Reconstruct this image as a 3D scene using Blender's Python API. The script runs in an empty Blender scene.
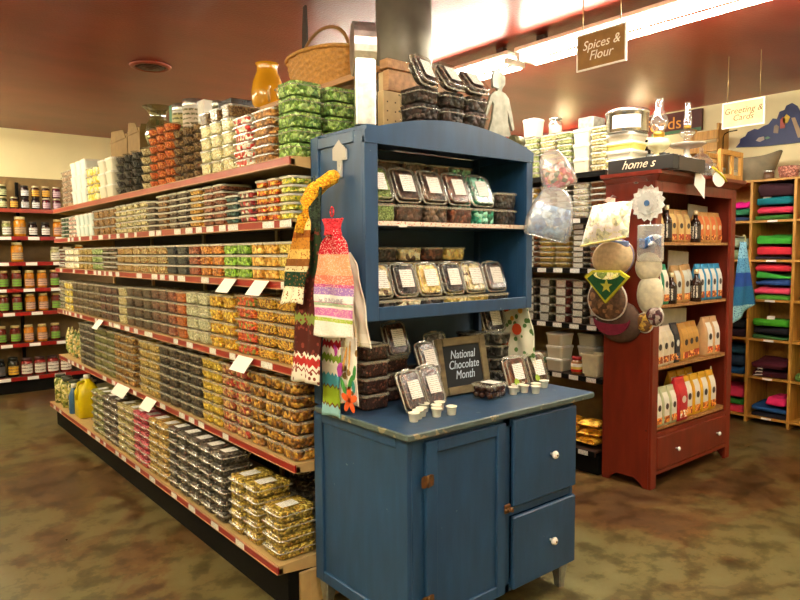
import bpy, math, random
from math import sin, cos, pi, radians as R
from mathutils import Vector, Matrix, noise
random.seed(7)
C = bpy.context.scene.collection
# ------------------------------------------------------------------ helpers
def lin(c):
    if isinstance(c, str):
        c = [int(c[i:i+2], 16)/255 for i in (0, 2, 4)]
    return tuple((x/12.92 if x <= .04045 else ((x+.055)/1.055)**2.4) for x in c[:3]) + (1,)
MATS = {}
def newmat(name):
    m = bpy.data.materials.new(name); m.use_nodes = True
    nt = m.node_tree; nt.nodes.clear()
    out = nt.nodes.new('ShaderNodeOutputMaterial')
    MATS[name] = m
    return m, nt, out
def N(nt, t, **k):
    n = nt.nodes.new(t)
    for a, v in k.items():
        if a.startswith('i_'):
            n.inputs[int(a[2:]) if a[2:].isdigit() else a[2:].replace('_', ' ')].default_value = v
        else: setattr(n, a, v)
    return n
def pbsdf(nt, out, col='808080', rough=.5, metal=0, spec=.5):
    b = nt.nodes.new('ShaderNodeBsdfPrincipled')
    b.inputs['Base Color'].default_value = lin(col)
    b.inputs['Roughness'].default_value = rough
    b.inputs['Metallic'].default_value = metal
    b.inputs['Specular IOR Level'].default_value = spec
    nt.links.new(b.outputs[0], out.inputs[0])
    return b
def ramp(nt, stops, interp='LINEAR'):
    r = nt.nodes.new('ShaderNodeValToRGB'); r.color_ramp.interpolation = interp
    e = r.color_ramp.elements
    while len(e) < len(stops): e.new(1)
    for i, (p, c) in enumerate(stops):
        e[i].position = p; e[i].color = lin(c)
    return r
def coords(nt, kind='Object', rnd=False, scale=None):
    tc = nt.nodes.new('ShaderNodeTexCoord'); o = tc.outputs[kind]
    if rnd:
        oi = nt.nodes.new('ShaderNodeObjectInfo'); ml = N(nt, 'ShaderNodeMath', operation='MULTIPLY'); ml.inputs[1].default_value = 37.
        ad = N(nt, 'ShaderNodeVectorMath', operation='ADD')
        nt.links.new(oi.outputs['Random'], ml.inputs[0]); nt.links.new(o, ad.inputs[0]); nt.links.new(ml.outputs[0], ad.inputs[1]); o = ad.outputs[0]
    if scale:
        mp = nt.nodes.new('ShaderNodeMapping'); mp.inputs['Scale'].default_value = scale
        nt.links.new(o, mp.inputs[0]); o = mp.outputs[0]
    return o
def bump(nt, b, h, strength=.3, dist=.01):
    bp = nt.nodes.new('ShaderNodeBump'); bp.inputs['Strength'].default_value = strength; bp.inputs['Distance'].default_value = dist
    nt.links.new(h, bp.inputs['Height']); nt.links.new(bp.outputs[0], b.inputs['Normal'])
def plain(name, col, rough=.5, metal=0, var=.12, nscale=18, bmp=0, spec=.5, emit=None):
    """a paint/plastic/metal colour with slight mottling"""
    if name in MATS: return MATS[name]
    m, nt, out = newmat(name)
    b = pbsdf(nt, out, col, rough, metal, spec)
    c = lin(col)
    n = N(nt, 'ShaderNodeTexNoise'); n.inputs['Scale'].default_value = nscale; n.inputs['Detail'].default_value = 3
    nt.links.new(coords(nt), n.inputs['Vector'])
    r = nt.nodes.new('ShaderNodeValToRGB'); e = r.color_ramp.elements
    e[0].position, e[1].position = .3, .7
    e[0].color = tuple(x*(1-var) for x in c[:3])+(1,); e[1].color = tuple(min(1, x*(1+var)) for x in c[:3])+(1,)
    nt.links.new(n.outputs['Fac'], r.inputs[0]); nt.links.new(r.outputs[0], b.inputs['Base Color'])
    if bmp: bump(nt, b, n.outputs['Fac'], bmp)
    return m
def food(name, cols, scale=60, rough=.55, bmp=.8, stretch=None):
    """pieces of food: every voronoi cell takes one palette colour"""
    if name in MATS: return MATS[name]
    m, nt, out = newmat(name)
    b = pbsdf(nt, out, cols[0], rough)
    v = N(nt, 'ShaderNodeTexVoronoi'); v.inputs['Scale'].default_value = scale
    nt.links.new(coords(nt, rnd=True, scale=stretch), v.inputs['Vector'])
    sep = nt.nodes.new('ShaderNodeSeparateColor'); nt.links.new(v.outputs['Color'], sep.inputs[0])
    k = len(cols)
    r = ramp(nt, [(i/k, c) for i, c in enumerate(cols)], 'CONSTANT')
    nt.links.new(sep.outputs[0], r.inputs[0])
    no = N(nt, 'ShaderNodeTexNoise'); no.inputs['Scale'].default_value = scale*1.6; no.inputs['Detail'].default_value = 2; nt.links.new(coords(nt, rnd=True), no.inputs['Vector'])
    mr = N(nt, 'ShaderNodeMapRange'); mr.inputs[1].default_value = .3; mr.inputs[2].default_value = .7; mr.inputs[3].default_value = .8; mr.inputs[4].default_value = 2.0; nt.links.new(no.outputs['Fac'], mr.inputs[0])
    vm = N(nt, 'ShaderNodeVectorMath', operation='SCALE'); nt.links.new(r.outputs[0], vm.inputs[0]); nt.links.new(mr.outputs[0], vm.inputs['Scale']); nt.links.new(vm.outputs[0], b.inputs['Base Color'])
    inv = N(nt, 'ShaderNodeMath', operation='SUBTRACT'); inv.inputs[0].default_value = 1
    nt.links.new(v.outputs['Distance'], inv.inputs[1])
    bump(nt, b, inv.outputs[0], bmp, .02)
    return m
def clearplastic(name, tint='f9faf8', gloss=.12, rough=.12, haze=0., hazecol='ffffff', facing=.4):
    if name in MATS: return MATS[name]
    m, nt, out = newmat(name)
    t = nt.nodes.new('ShaderNodeBsdfTransparent'); t.inputs[0].default_value = lin(tint)
    g = nt.nodes.new('ShaderNodeBsdfGlossy'); g.inputs['Roughness'].default_value = rough
    lw = nt.nodes.new('ShaderNodeLayerWeight'); lw.inputs[0].default_value = .35
    ma = N(nt, 'ShaderNodeMath', operation='MULTIPLY_ADD'); ma.inputs[1].default_value = facing; ma.inputs[2].default_value = gloss
    nt.links.new(lw.outputs['Facing'], ma.inputs[0])
    base = t.outputs[0]
    if haze:
        d = nt.nodes.new('ShaderNodeBsdfDiffuse'); d.inputs[0].default_value = lin(hazecol)
        mh = nt.nodes.new('ShaderNodeMixShader'); mh.inputs[0].default_value = haze
        nt.links.new(t.outputs[0], mh.inputs[1]); nt.links.new(d.outputs[0], mh.inputs[2]); base = mh.outputs[0]
    mx = nt.nodes.new('ShaderNodeMixShader')
    nt.links.new(ma.outputs[0], mx.inputs[0]); nt.links.new(base, mx.inputs[1]); nt.links.new(g.outputs[0], mx.inputs[2])
    nt.links.new(mx.outputs[0], out.inputs[0])
    return m
def printed(name, paper='f2f1ea', ink='aaaaa4', rows=9, lo=.12, hi=.62, ax=1):
    """white paper with rows of small grey print"""
    if name in MATS: return MATS[name]
    m, nt, out = newmat(name)
    b = pbsdf(nt, out, paper, .6)
    tc = nt.nodes.new('ShaderNodeTexCoord'); sp = nt.nodes.new('ShaderNodeSeparateXYZ'); nt.links.new(tc.outputs['Generated'], sp.inputs[0])
    mu = N(nt, 'ShaderNodeMath', operation='MULTIPLY'); mu.inputs[1].default_value = rows; nt.links.new(sp.outputs[ax], mu.inputs[0])
    fr = N(nt, 'ShaderNodeMath', operation='FRACT'); nt.links.new(mu.outputs[0], fr.inputs[0])
    gt = N(nt, 'ShaderNodeMath', operation='GREATER_THAN'); gt.inputs[1].default_value = .55; nt.links.new(fr.outputs[0], gt.inputs[0])
    no = N(nt, 'ShaderNodeTexNoise'); no.inputs['Scale'].default_value = 14; nt.links.new(tc.outputs['Generated'], no.inputs['Vector'])
    g2 = N(nt, 'ShaderNodeMath', operation='GREATER_THAN'); g2.inputs[1].default_value = .47; nt.links.new(no.outputs['Fac'], g2.inputs[0])
    mm = N(nt, 'ShaderNodeMath', operation='MULTIPLY'); nt.links.new(gt.outputs[0], mm.inputs[0]); nt.links.new(g2.outputs[0], mm.inputs[1])
    mx = N(nt, 'ShaderNodeMix', data_type='RGBA'); mx.inputs[6].default_value = lin(paper); mx.inputs[7].default_value = lin(ink)
    nt.links.new(mm.outputs[0], mx.inputs[0]); nt.links.new(mx.outputs[2], b.inputs['Base Color'])
    return m
def bands(name, stops, ax=2, rough=.9, speck=None, sscale=40, zig=0, zigamp=.03, kind='VORONOI'):
    """cloth with printed bands along one axis; optional speckle colour and zigzag edges"""
    if name in MATS: return MATS[name]
    m, nt, out = newmat(name)
    b = pbsdf(nt, out, 'ffffff', rough, 0, .1)
    tc = nt.nodes.new('ShaderNodeTexCoord'); sp = nt.nodes.new('ShaderNodeSeparateXYZ'); nt.links.new(tc.outputs['Generated'], sp.inputs[0])
    val = sp.outputs[ax]
    if zig:
        mu = N(nt, 'ShaderNodeMath', operation='MULTIPLY'); mu.inputs[1].default_value = zig; nt.links.new(sp.outputs[1 if ax == 2 else 0], mu.inputs[0])
        pp = N(nt, 'ShaderNodeMath', operation='PINGPONG'); pp.inputs[1].default_value = .5; nt.links.new(mu.outputs[0], pp.inputs[0])
        ma = N(nt, 'ShaderNodeMath', operation='MULTIPLY_ADD'); ma.inputs[1].default_value = zigamp; nt.links.new(pp.outputs[0], ma.inputs[0]); nt.links.new(val, ma.inputs[2]); val = ma.outputs[0]
    r = ramp(nt, stops, 'CONSTANT'); nt.links.new(val, r.inputs[0]); col = r.outputs[0]
    v = N(nt, 'ShaderNodeTexVoronoi'); v.inputs['Scale'].default_value = sscale; nt.links.new(tc.outputs['Object'], v.inputs['Vector'])
    if speck:
        lt = N(nt, 'ShaderNodeMath', operation='LESS_THAN'); lt.inputs[1].default_value = .32; nt.links.new(v.outputs['Distance'], lt.inputs[0])
        mx = N(nt, 'ShaderNodeMix', data_type='RGBA'); nt.links.new(lt.outputs[0], mx.inputs[0]); nt.links.new(col, mx.inputs[6]); mx.inputs[7].default_value = lin(speck); col = mx.outputs[2]
    nt.links.new(col, b.inputs['Base Color'])
    bump(nt, b, v.outputs['Distance'], .25, .004)
    return m
def emis(name, col, s):
    if name in MATS: return MATS[name]
    m, nt, out = newmat(name)
    e = nt.nodes.new('ShaderNodeEmission'); e.inputs[0].default_value = lin(col); e.inputs[1].default_value = s
    nt.links.new(e.outputs[0], out.inputs[0]); return m

def rr(w, d, r, z, n=2, cx=0, cy=0):
    """ring of a rounded rectangle"""
    r = min(r, w/2-1e-4, d/2-1e-4); p = []
    for sx, sy, a0 in ((1, 1, 0), (-1, 1, 90), (-1, -1, 180), (1, -1, 270)):
        for i in range(n+1):
            a = R(a0+90*i/n)
            p.append((cx+sx*(w/2-r)+r*cos(a), cy+sy*(d/2-r)+r*sin(a), z))
    return p
class MB:
    def __init__(s): s.v = []; s.f = []; s.m = []; s.s = []; s.x = Matrix.Identity(4)
    def V(s, pts):
        b = len(s.v); s.v += [tuple(s.x @ Vector(p)) for p in pts]; return b
    def F(s, idx, mi=0, sm=False): s.f.append(tuple(idx)); s.m.append(mi); s.s.append(sm)
    def loft(s, rings, mi=0, cap=(1, 1), sm=False, mis=None):
        n = len(rings[0]); bs = [s.V(r) for r in rings]
        for k in range(len(rings)-1):
            a, b = bs[k], bs[k+1]; q = mis[k] if mis else mi
            for i in range(n):
                j = (i+1) % n; s.F((a+i, a+j, b+j, b+i), q, sm)
        if cap[0]: s.F([bs[0]+i for i in range(n)][::-1], mis[0] if mis else mi)
        if cap[1]: s.F([bs[-1]+i for i in range(n)], mis[-1] if mis else mi)
    def box(s, x0, y0, z0, x1, y1, z1, mi=0, b=0):
        w, d, cx, cy = x1-x0, y1-y0, (x0+x1)/2, (y0+y1)/2
        if b and min(w, d, z1-z0) > 2*b:
            k = max(1, 1)
            s.loft([rr(w-2*b, d-2*b, b*.5, z0, k, cx, cy), rr(w, d, b, z0+b, k, cx, cy), rr(w, d, b, z1-b, k, cx, cy), rr(w-2*b, d-2*b, b*.5, z1, k, cx, cy)], mi)
        else:
            p = s.V([(x0, y0, z0), (x1, y0, z0), (x1, y1, z0), (x0, y1, z0), (x0, y0, z1), (x1, y0, z1), (x1, y1, z1), (x0, y1, z1)])
            for q in ((0, 3, 2, 1), (4, 5, 6, 7), (0, 1, 5, 4), (1, 2, 6, 5), (2, 3, 7, 6), (3, 0, 4, 7)): s.F([p+i for i in q], mi)
        return s
    def lathe(s, prof, n=16, mi=0, cx=0, cy=0, sm=True, sx=1, sy=1, mis=None):
        s.loft([[(cx+r*cos(2*pi*i/n)*sx, cy+r*sin(2*pi*i/n)*sy, z) for i in range(n)] for r, z in prof], mi, (1, 1), sm, mis); return s
    def tube(s, pts, r, n=6, mi=0, closed=False):
        pts = [Vector(p) for p in pts]; rings = []
        for i, p in enumerate(pts):
            if closed: t = pts[(i+1) % len(pts)]-pts[i-1]
            else: t = pts[min(i+1, len(pts)-1)]-pts[max(i-1, 0)]
            t.normalize(); up = Vector((0, 0, 1)) if abs(t.z) < .95 else Vector((1, 0, 0))
            a = t.cross(up).normalized(); b = a.cross(t)
            rad = r[i] if isinstance(r, (list, tuple)) else r
            rings.append([tuple(p+a*rad*cos(2*pi*k/n)+b*rad*sin(2*pi*k/n)) for k in range(n)])
        if closed: rings.append(rings[0])
        s.loft(rings, mi, (0, 0) if closed else (1, 1), True); return s
    def ext(s, poly, axis, a, b, mi=0, sm=False):
        """extrude a 2D outline along an axis from a to b"""
        def P(u, v, t): return {'x': (t, u, v), 'y': (u, t, v), 'z': (u, v, t)}[axis]
        n = len(poly); p = s.V([P(u, v, a) for u, v in poly]); q = s.V([P(u, v, b) for u, v in poly])
        s.F([p+i for i in range(n)][::-1], mi); s.F([q+i for i in range(n)], mi)
        for i in range(n):
            j = (i+1) % n; s.F((p+i, p+j, q+j, q+i), mi, sm)
        return s
    def sheet(s, fn, nu, nv, t, mi=0):
        """a cloth-like sheet: fn(u,v)->Vector centre surface, thickness t"""
        g = [[Vector(fn(i/nu, j/nv)) for j in range(nv+1)] for i in range(nu+1)]
        def nrm(i, j):
            a = g[min(i+1, nu)][j]-g[max(i-1, 0)][j]; b = g[i][min(j+1, nv)]-g[i][max(j-1, 0)]
            n_ = a.cross(b); return n_.normalized() if n_.length > 1e-9 else Vector((0, 0, 1))
        A = s.V([g[i][j]+nrm(i, j)*t/2 for i in range(nu+1) for j in range(nv+1)])
        B = s.V([g[i][j]-nrm(i, j)*t/2 for i in range(nu+1) for j in range(nv+1)])
        w = nv+1
        for i in range(nu):
            for j in range(nv):
                k = i*w+j; s.F((A+k, A+k+w, A+k+w+1, A+k+1), mi, True); s.F((B+k, B+k+1, B+k+w+1, B+k+w), mi, True)
        for i in range(nu):
            for j in (0, nv):
                k = i*w+j; s.F((A+k, A+k+w, B+k+w, B+k) if j else (A+k, B+k, B+k+w, A+k+w), mi)
        for j in range(nv):
            for i in (0, nu):
                k = i*w+j; s.F((A+k, A+k+1, B+k+1, B+k) if not i else (A+k, B+k, B+k+1, A+k+1), mi)
        return s
    def mesh(s, name, mats):
        me = bpy.data.meshes.new(name); me.from_pydata(s.v, [], s.f)
        for m in mats: me.materials.append(m)
        me.polygons.foreach_set('material_index', s.m); me.polygons.foreach_set('use_smooth', s.s); me.update(); return me
    def build(s, name, mats, parent=None, loc=None, rot=None):
        if not isinstance(mats, (list, tuple)): mats = [mats]
        o = bpy.data.objects.new(name, s.mesh(name, mats)); C.objects.link(o)
        if parent: o.parent = parent
        if loc: o.location = loc
        if rot: o.rotation_euler = rot
        return o
def tag(o, label, cat, group=None, kind=None):
    if label: o['label'] = label
    if cat: o['category'] = cat
    if group: o['group'] = group
    if kind: o['kind'] = kind
    return o
def thing(name, label, cat, loc=(0, 0, 0), rz=0, group=None):
    o = bpy.data.objects.new(name, None); C.objects.link(o); o.location = loc; o.rotation_euler = (0, 0, rz)
    o.empty_display_size = .05
    return tag(o, label, cat, group)
def inst(name, me, parent=None, loc=(0, 0, 0), rot=(0, 0, 0)):
    o = bpy.data.objects.new(name, me); C.objects.link(o); o.location = loc; o.rotation_euler = rot
    if parent: o.parent = parent
    return o
def struct(name, mb, mats):
    return tag(mb.build(name, mats), None, None, None, 'structure')
def dup(o, loc, rot=None, label=None, group=None):
    r = o.copy(); C.objects.link(r); r.location = loc
    if rot is not None: r.rotation_euler = rot
    if label: r['label'] = label
    if group: r['group'] = group
    def kids(a, b):
        for ch in list(a.children):
            c = ch.copy(); C.objects.link(c); c.parent = b; kids(ch, c)
    kids(o, r); return r
def text(name, s, size, mat, parent, M4, depth=.001, shear=.25, bold=0):
    cu = bpy.data.curves.new(name, 'FONT'); cu.body = s; cu.size = size; cu.extrude = depth; cu.shear = shear; cu.offset = bold
    cu.align_x = 'CENTER'; cu.align_y = 'CENTER'; cu.resolution_u = 3; cu.space_line = .85
    o = bpy.data.objects.new(name+'_curve', cu); C.objects.link(o)
    dg = bpy.context.evaluated_depsgraph_get(); dg.update()
    me = bpy.data.meshes.new_from_object(o.evaluated_get(dg)); bpy.data.objects.remove(o)
    me.transform(M4); me.materials.clear(); me.materials.append(mat)
    return inst(name, me, parent)
def face(ox, oy, oz, right, up):
    """matrix that lays text out with its reading direction along right and its top along up"""
    r = Vector(right).normalized(); u = Vector(up).normalized(); n = r.cross(u)
    return Matrix(((r.x, u.x, n.x, ox), (r.y, u.y, n.y, oy), (r.z, u.z, n.z, oz), (0, 0, 0, 1)))
# ------------------------------------------------------------------ materials
WHITE = plain('white_plastic', 'eeece4', .35)
BLACK = plain('black_metal', '0b0a08', .7, spec=.12)
TAN = plain('tan_shelf_enamel', 'b89c68', .4, var=.08)
REDRAIL = plain('red_price_rail', '8e1a15', .3, var=.06)
REDLIP = plain('red_shelf_edge', '9a3a2a', .35, var=.06)
PAPER = plain('white_card', 'f3f1ea', .6, var=.02)
LABEL = printed('printed_label')
LABELG = printed('printed_label_grey', 'c9c6b8', '7d7a70', 7)
CLEAR = clearplastic('clear_plastic', gloss=.02, rough=.2, facing=.16)
RIMW = clearplastic('white_edged_plastic', haze=.62, hazecol='ece9dc', gloss=.15, rough=.2)
RIMC = clearplastic('cloudy_plastic', haze=.36, hazecol='ddd6c0', gloss=.08, rough=.25)
GLASS = clearplastic('clear_glass', tint='fbfcfa', gloss=.14, rough=.05, facing=.6, haze=.05)
BAGP = clearplastic('bag_plastic', gloss=.16, rough=.2, haze=.25)
GALV = plain('galvanised_metal', 'b9bab4', .28, .9, .25, 30, .05)
def wood(name, c1, c2, sc=(1, 12, 12), rough=.5):
    if name in MATS: return MATS[name]
    m, nt, out = newmat(name); b = pbsdf(nt, out, c1, rough)
    n = N(nt, 'ShaderNodeTexNoise'); n.inputs['Scale'].default_value = 4; n.inputs['Detail'].default_value = 5
    nt.links.new(coords(nt, scale=sc), n.inputs['Vector'])
    r = ramp(nt, [(.32, c1), (.68, c2)]); nt.links.new(n.outputs['Fac'], r.inputs[0]); nt.links.new(r.outputs[0], b.inputs['Base Color'])
    bump(nt, b, n.outputs['Fac'], .12); return m
PINE = wood('honey_pine', '9a6a24', 'c79340', (12, 12, 1.5))
PINEH = wood('honey_pine_shelf', '9a6a24', 'c79340', (12, 1.5, 12))
CRATE = wood('crate_wood', '8a5f33', 'b98750', (10, 1.5, 10))
OLDWOOD = wood('old_grey_wood', '5d5138', '7d7050', (3, 10, 10), .8)
def paint(name, col, worn, rough=.42, amount=.70, dark=.78):
    """brushed paint with chips and rubbed spots"""
    if name in MATS: return MATS[name]
    m, nt, out = newmat(name); b = pbsdf(nt, out, col, rough)
    co = coords(nt, scale=(7, 7, 1.6))
    n = N(nt, 'ShaderNodeTexNoise'); n.inputs['Scale'].default_value = 3; n.inputs['Detail'].default_value = 6; nt.links.new(co, n.inputs['Vector'])
    c = lin(col); r = nt.nodes.new('ShaderNodeValToRGB'); r.color_ramp.elements[0].position = .3; r.color_ramp.elements[1].position = .72
    r.color_ramp.elements[0].color = tuple(x*dark for x in c[:3])+(1,); r.color_ramp.elements[1].color = tuple(x*1.15 for x in c[:3])+(1,)
    nt.links.new(n.outputs['Fac'], r.inputs[0])
    n2 = N(nt, 'ShaderNodeTexNoise'); n2.inputs['Scale'].default_value = 26; n2.inputs['Detail'].default_value = 8; nt.links.new(coords(nt), n2.inputs['Vector'])
    g = N(nt, 'ShaderNodeMath', operation='GREATER_THAN'); g.inputs[1].default_value = amount; nt.links.new(n2.outputs['Fac'], g.inputs[0])
    mx = N(nt, 'ShaderNodeMix', data_type='RGBA'); nt.links.new(g.outputs[0], mx.inputs[0]); nt.links.new(r.outputs[0], mx.inputs[6]); mx.inputs[7].default_value = lin(worn)
    nt.links.new(mx.outputs[2], b.inputs['Base Color']); bump(nt, b, n.outputs['Fac'], .08); return m
BLUE = paint('worn_blue_paint', '1f4368', '6f8288', amount=.735)
BLUETOP = paint('rubbed_blue_counter', '2c4866', '6c7a7c', .34, .70)
EDGE = paint('worn_counter_edge', '4a5a58', '8a8468', .5, .6)
REDP = paint('barn_red_paint', '70210f', '4c160d', .4, .72)
# ------------------------------------------------------------------ the room
CEIL = 2.9
def floor_mat():
    m, nt, out = newmat('stained_concrete'); b = pbsdf(nt, out, '6b5a34', .3, 0, .5)
    co = coords(nt)
    n1 = N(nt, 'ShaderNodeTexNoise'); n1.inputs['Scale'].default_value = .42; n1.inputs['Detail'].default_value = 15; n1.inputs['Roughness'].default_value = .7; n1.inputs['Distortion'].default_value = .3
    nt.links.new(co, n1.inputs['Vector'])
    r1 = ramp(nt, [(.30, '37281c'), (.41, '4e3922'), (.466, '604828'), (.48, '655a36'), (.56, '66613e'), (.72, '77724c')]); nt.links.new(n1.outputs['Fac'], r1.inputs[0])
    n2 = N(nt, 'ShaderNodeTexNoise'); n2.inputs['Scale'].default_value = 7; n2.inputs['Detail'].default_value = 9; n2.inputs['Roughness'].default_value = .65; nt.links.new(co, n2.inputs['Vector'])
    r2 = ramp(nt, [(.38, '8a7a64'), (.47, 'c8bca8'), (.50, 'f4eee0'), (.62, 'ffffff')]); nt.links.new(n2.outputs['Fac'], r2.inputs[0])
    mx = N(nt, 'ShaderNodeMix', data_type='RGBA', blend_type='MULTIPLY'); mx.inputs[0].default_value = .8
    nt.links.new(r1.outputs[0], mx.inputs[6]); nt.links.new(r2.outputs[0], mx.inputs[7])
    v = N(nt, 'ShaderNodeTexVoronoi', feature='DISTANCE_TO_EDGE'); v.inputs['Scale'].default_value = .45
    wv = N(nt, 'ShaderNodeTexNoise'); wv.inputs['Scale'].default_value = 2.5; wv.inputs['Detail'].default_value = 5; nt.links.new(co, wv.inputs['Vector'])
    ad = N(nt, 'ShaderNodeVectorMath', operation='MULTIPLY_ADD'); ad.inputs[1].default_value = (.35, .35, 0); nt.links.new(wv.outputs['Color'], ad.inputs[0]); nt.links.new(co, ad.inputs[2]); nt.links.new(ad.outputs[0], v.inputs['Vector'])
    lt = N(nt, 'ShaderNodeMath', operation='LESS_THAN'); lt.inputs[1].default_value = .006; nt.links.new(v.outputs['Distance'], lt.inputs[0])
    mc = N(nt, 'ShaderNodeMath', operation='MULTIPLY'); mc.inputs[1].default_value = .5; nt.links.new(lt.outputs[0], mc.inputs[0])
    m2 = N(nt, 'ShaderNodeMix', data_type='RGBA'); nt.links.new(mc.outputs[0], m2.inputs[0]); nt.links.new(mx.outputs[2], m2.inputs[6]); m2.inputs[7].default_value = lin('4a3b22')
    nt.links.new(m2.outputs[2], b.inputs['Base Color'])
    rr_ = N(nt, 'ShaderNodeMapRange'); rr_.inputs[3].default_value = .2; rr_.inputs[4].default_value = .45; nt.links.new(n2.outputs['Fac'], rr_.inputs[0]); nt.links.new(rr_.outputs[0], b.inputs['Roughness'])
    bump(nt, b, n2.outputs['Fac'], .05); return m
def ceil_mat():
    m, nt, out = newmat('red_brown_ceiling_paint'); b = pbsdf(nt, out, '6b3022', .3, 0, .38)
    n = N(nt, 'ShaderNodeTexNoise'); n.inputs['Scale'].default_value = 1.2; n.inputs['Detail'].default_value = 6
    nt.links.new(coords(nt, scale=(1, 2.2, 1)), n.inputs['Vector'])
    r = ramp(nt, [(.3, '7c2417'), (.7, '9a382a')]); nt.links.new(n.outputs['Fac'], r.inputs[0]); nt.links.new(r.outputs[0], b.inputs['Base Color'])
    n2 = N(nt, 'ShaderNodeTexNoise'); n2.inputs['Scale'].default_value = 70; n2.inputs['Detail'].default_value = 3; nt.links.new(coords(nt), n2.inputs['Vector'])
    bump(nt, b, n2.outputs['Fac'], .25, .01); return m
FLOORM = floor_mat(); CEILM = ceil_mat()
WALLM = plain('cream_wall_paint', 'e9dcae', .7, var=.04, nscale=3)
struct('floor', MB().box(-2.7, -2.6, -.1, 6.7, 8.7, 0), FLOORM)
struct('ceiling', MB().box(-2.7, -2.6, CEIL, 6.7, 8.7, CEIL+.1), CEILM)
struct('wall_back', MB().box(-2.7, 8.55, 0, 6.7, 8.7, CEIL), WALLM)
struct('wall_right', MB().box(6.5, -2.6, 0, 6.65, 8.55, CEIL), WALLM)
struct('wall_left', MB().box(-2.7, -2.6, 0, -2.6, 8.55, CEIL), WALLM)
struct('wall_front', MB().box(-2.6, -2.6, 0, 6.5, -2.5, CEIL), WALLM)
MAROON = plain('maroon_board', '5c2018', .45)
struct('trim_right', MB().box(6.46, 3.95, 2.80, 6.5, 8.5, 2.9, 0), MAROON)
# ceiling vent
v = thing('ceiling_vent', 'round rust-red ceiling vent with dark rings above the left shelving', 'vent', (1.80, 5.10, CEIL))
VR = plain('rust_red_metal', '8c3a26', .4)
MB().lathe([(.14, 0), (.15, -.004), (.145, -.014), (.125, -.02), (.115, -.02), (.112, -.004), (.112, 0)], 32).build('rim', VR, v)
MB().lathe([(.112, -.001), (.112, -.004)], 24).build('backing', BLACK, v)
for k, r0 in enumerate((.09, .065, .04, .016)):
    MB().lathe([(r0, -.02-.004*k), (r0+.009, -.012-.004*k), (r0+.006, -.010-.004*k), (max(r0-.006, .002), -.018-.004*k)], 24).build('ring', plain('dark_red_metal', '3a1812', .4), v)  # inner rings coloured darker than the rim
# fluorescent fixtures
TUBE = emis('fluorescent_tube', 'fff6df', 50)
FIXW = plain('white_fixture_enamel', 'e8e4d8', .3)
def fixture(x, y0, L, label, mat=None, drop=0):
    t = thing('fluorescent_light', label, 'light fixture', (x, y0, CEIL-drop), 0, 'strip lights on the ceiling')
    hw = .105 if drop else .15 if mat else .045  # out-of-view fixtures with their own tube material: housing widened to shield the ceiling
    MB().box(-hw, 0, -.05 if not drop else -.03, hw, L, 0, 0, .006).build('housing', FIXW, t)
    if drop:
        for yy in (.15, L-.15): MB().box(-.02, yy-.03, 0, .02, yy+.03, drop-.001).build('ceiling_bracket', plain('dark_bracket', '3c2018', .5), t)
    for yy in (.03, L-.03):
        MB().box(-.095, yy-.015, -.085, .095, yy+.015, -.045, 0, .004).build('lamp_holder', FIXW, t)
    for sx in (-1, 1):
        MB().tube([(sx*.07, .045, -.075), (sx*.07, L-.045, -.075)], .018, 8).build('tube', mat or TUBE, t)
    return t
FX = 3.55
fixture(FX, 3.05, 2.42, 'farther bright strip light over the right aisle, ending left of the spice sign', drop=.06)
fixture(FX, .58, 2.42, 'nearest bright strip light, passing the spice sign to the top right corner', drop=.06)
for y, q_ in ((-1.4, 'rear'), (.4, 'front')): fixture(1.0, y, 1.22, '%s strip light over the open floor before the blue cupboard' % q_)
TUBE2 = emis('bright_fluorescent_tube', 'fff2cf', 56)
for y, q_ in ((-1.5, 'first'), (.5, 'second'), (2.4, 'third'), (4.4, 'fourth'), (6.4, 'fifth')): fixture(-.75, y, 1.22, '%s strip light over the left aisle, counted towards the jar shelves' % q_, TUBE2)
for y, q_ in ((6.1, 'nearer'), (7.2, 'farther')): fixture(.35, y, .9, '%s short added strip light out of view, brightening the wall behind the jar shelves' % q_, TUBE2)  # unseen fixtures added to brighten the dim back wall
SPOT = emis('warm_lamp_disc', 'ffe9b8', 150)
for y, nm in ((3.86, 'nearer'), (4.80, 'farther')):
    t = thing('wall_uplight', 'small brass uplight high on the right wall, %s one' % nm, 'light fixture', (6.38, y, 2.42), 0, 'uplights on the right wall')
    MB().lathe([(.02, 0), (.06, .01), (.07, .09), (.066, .09), (.055, .02)], 20).build('shade', plain('lamp_brass', 'a88850', .35, .8), t)
    MB().lathe([(.01, .06), (.055, .062), (.055, .066), (.01, .07)], 16).build('bulb', SPOT, t); MB().box(.02, -.015, .02, .119, .015, .05).build('bracket', plain('lamp_brass', 'a88850', .35, .8), t)
fixture(5.2, 5.6, 1.22, 'strip light over the far right aisle'); fixture(5.3, -.6, 1.22, 'strip light over the front right')
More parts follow.
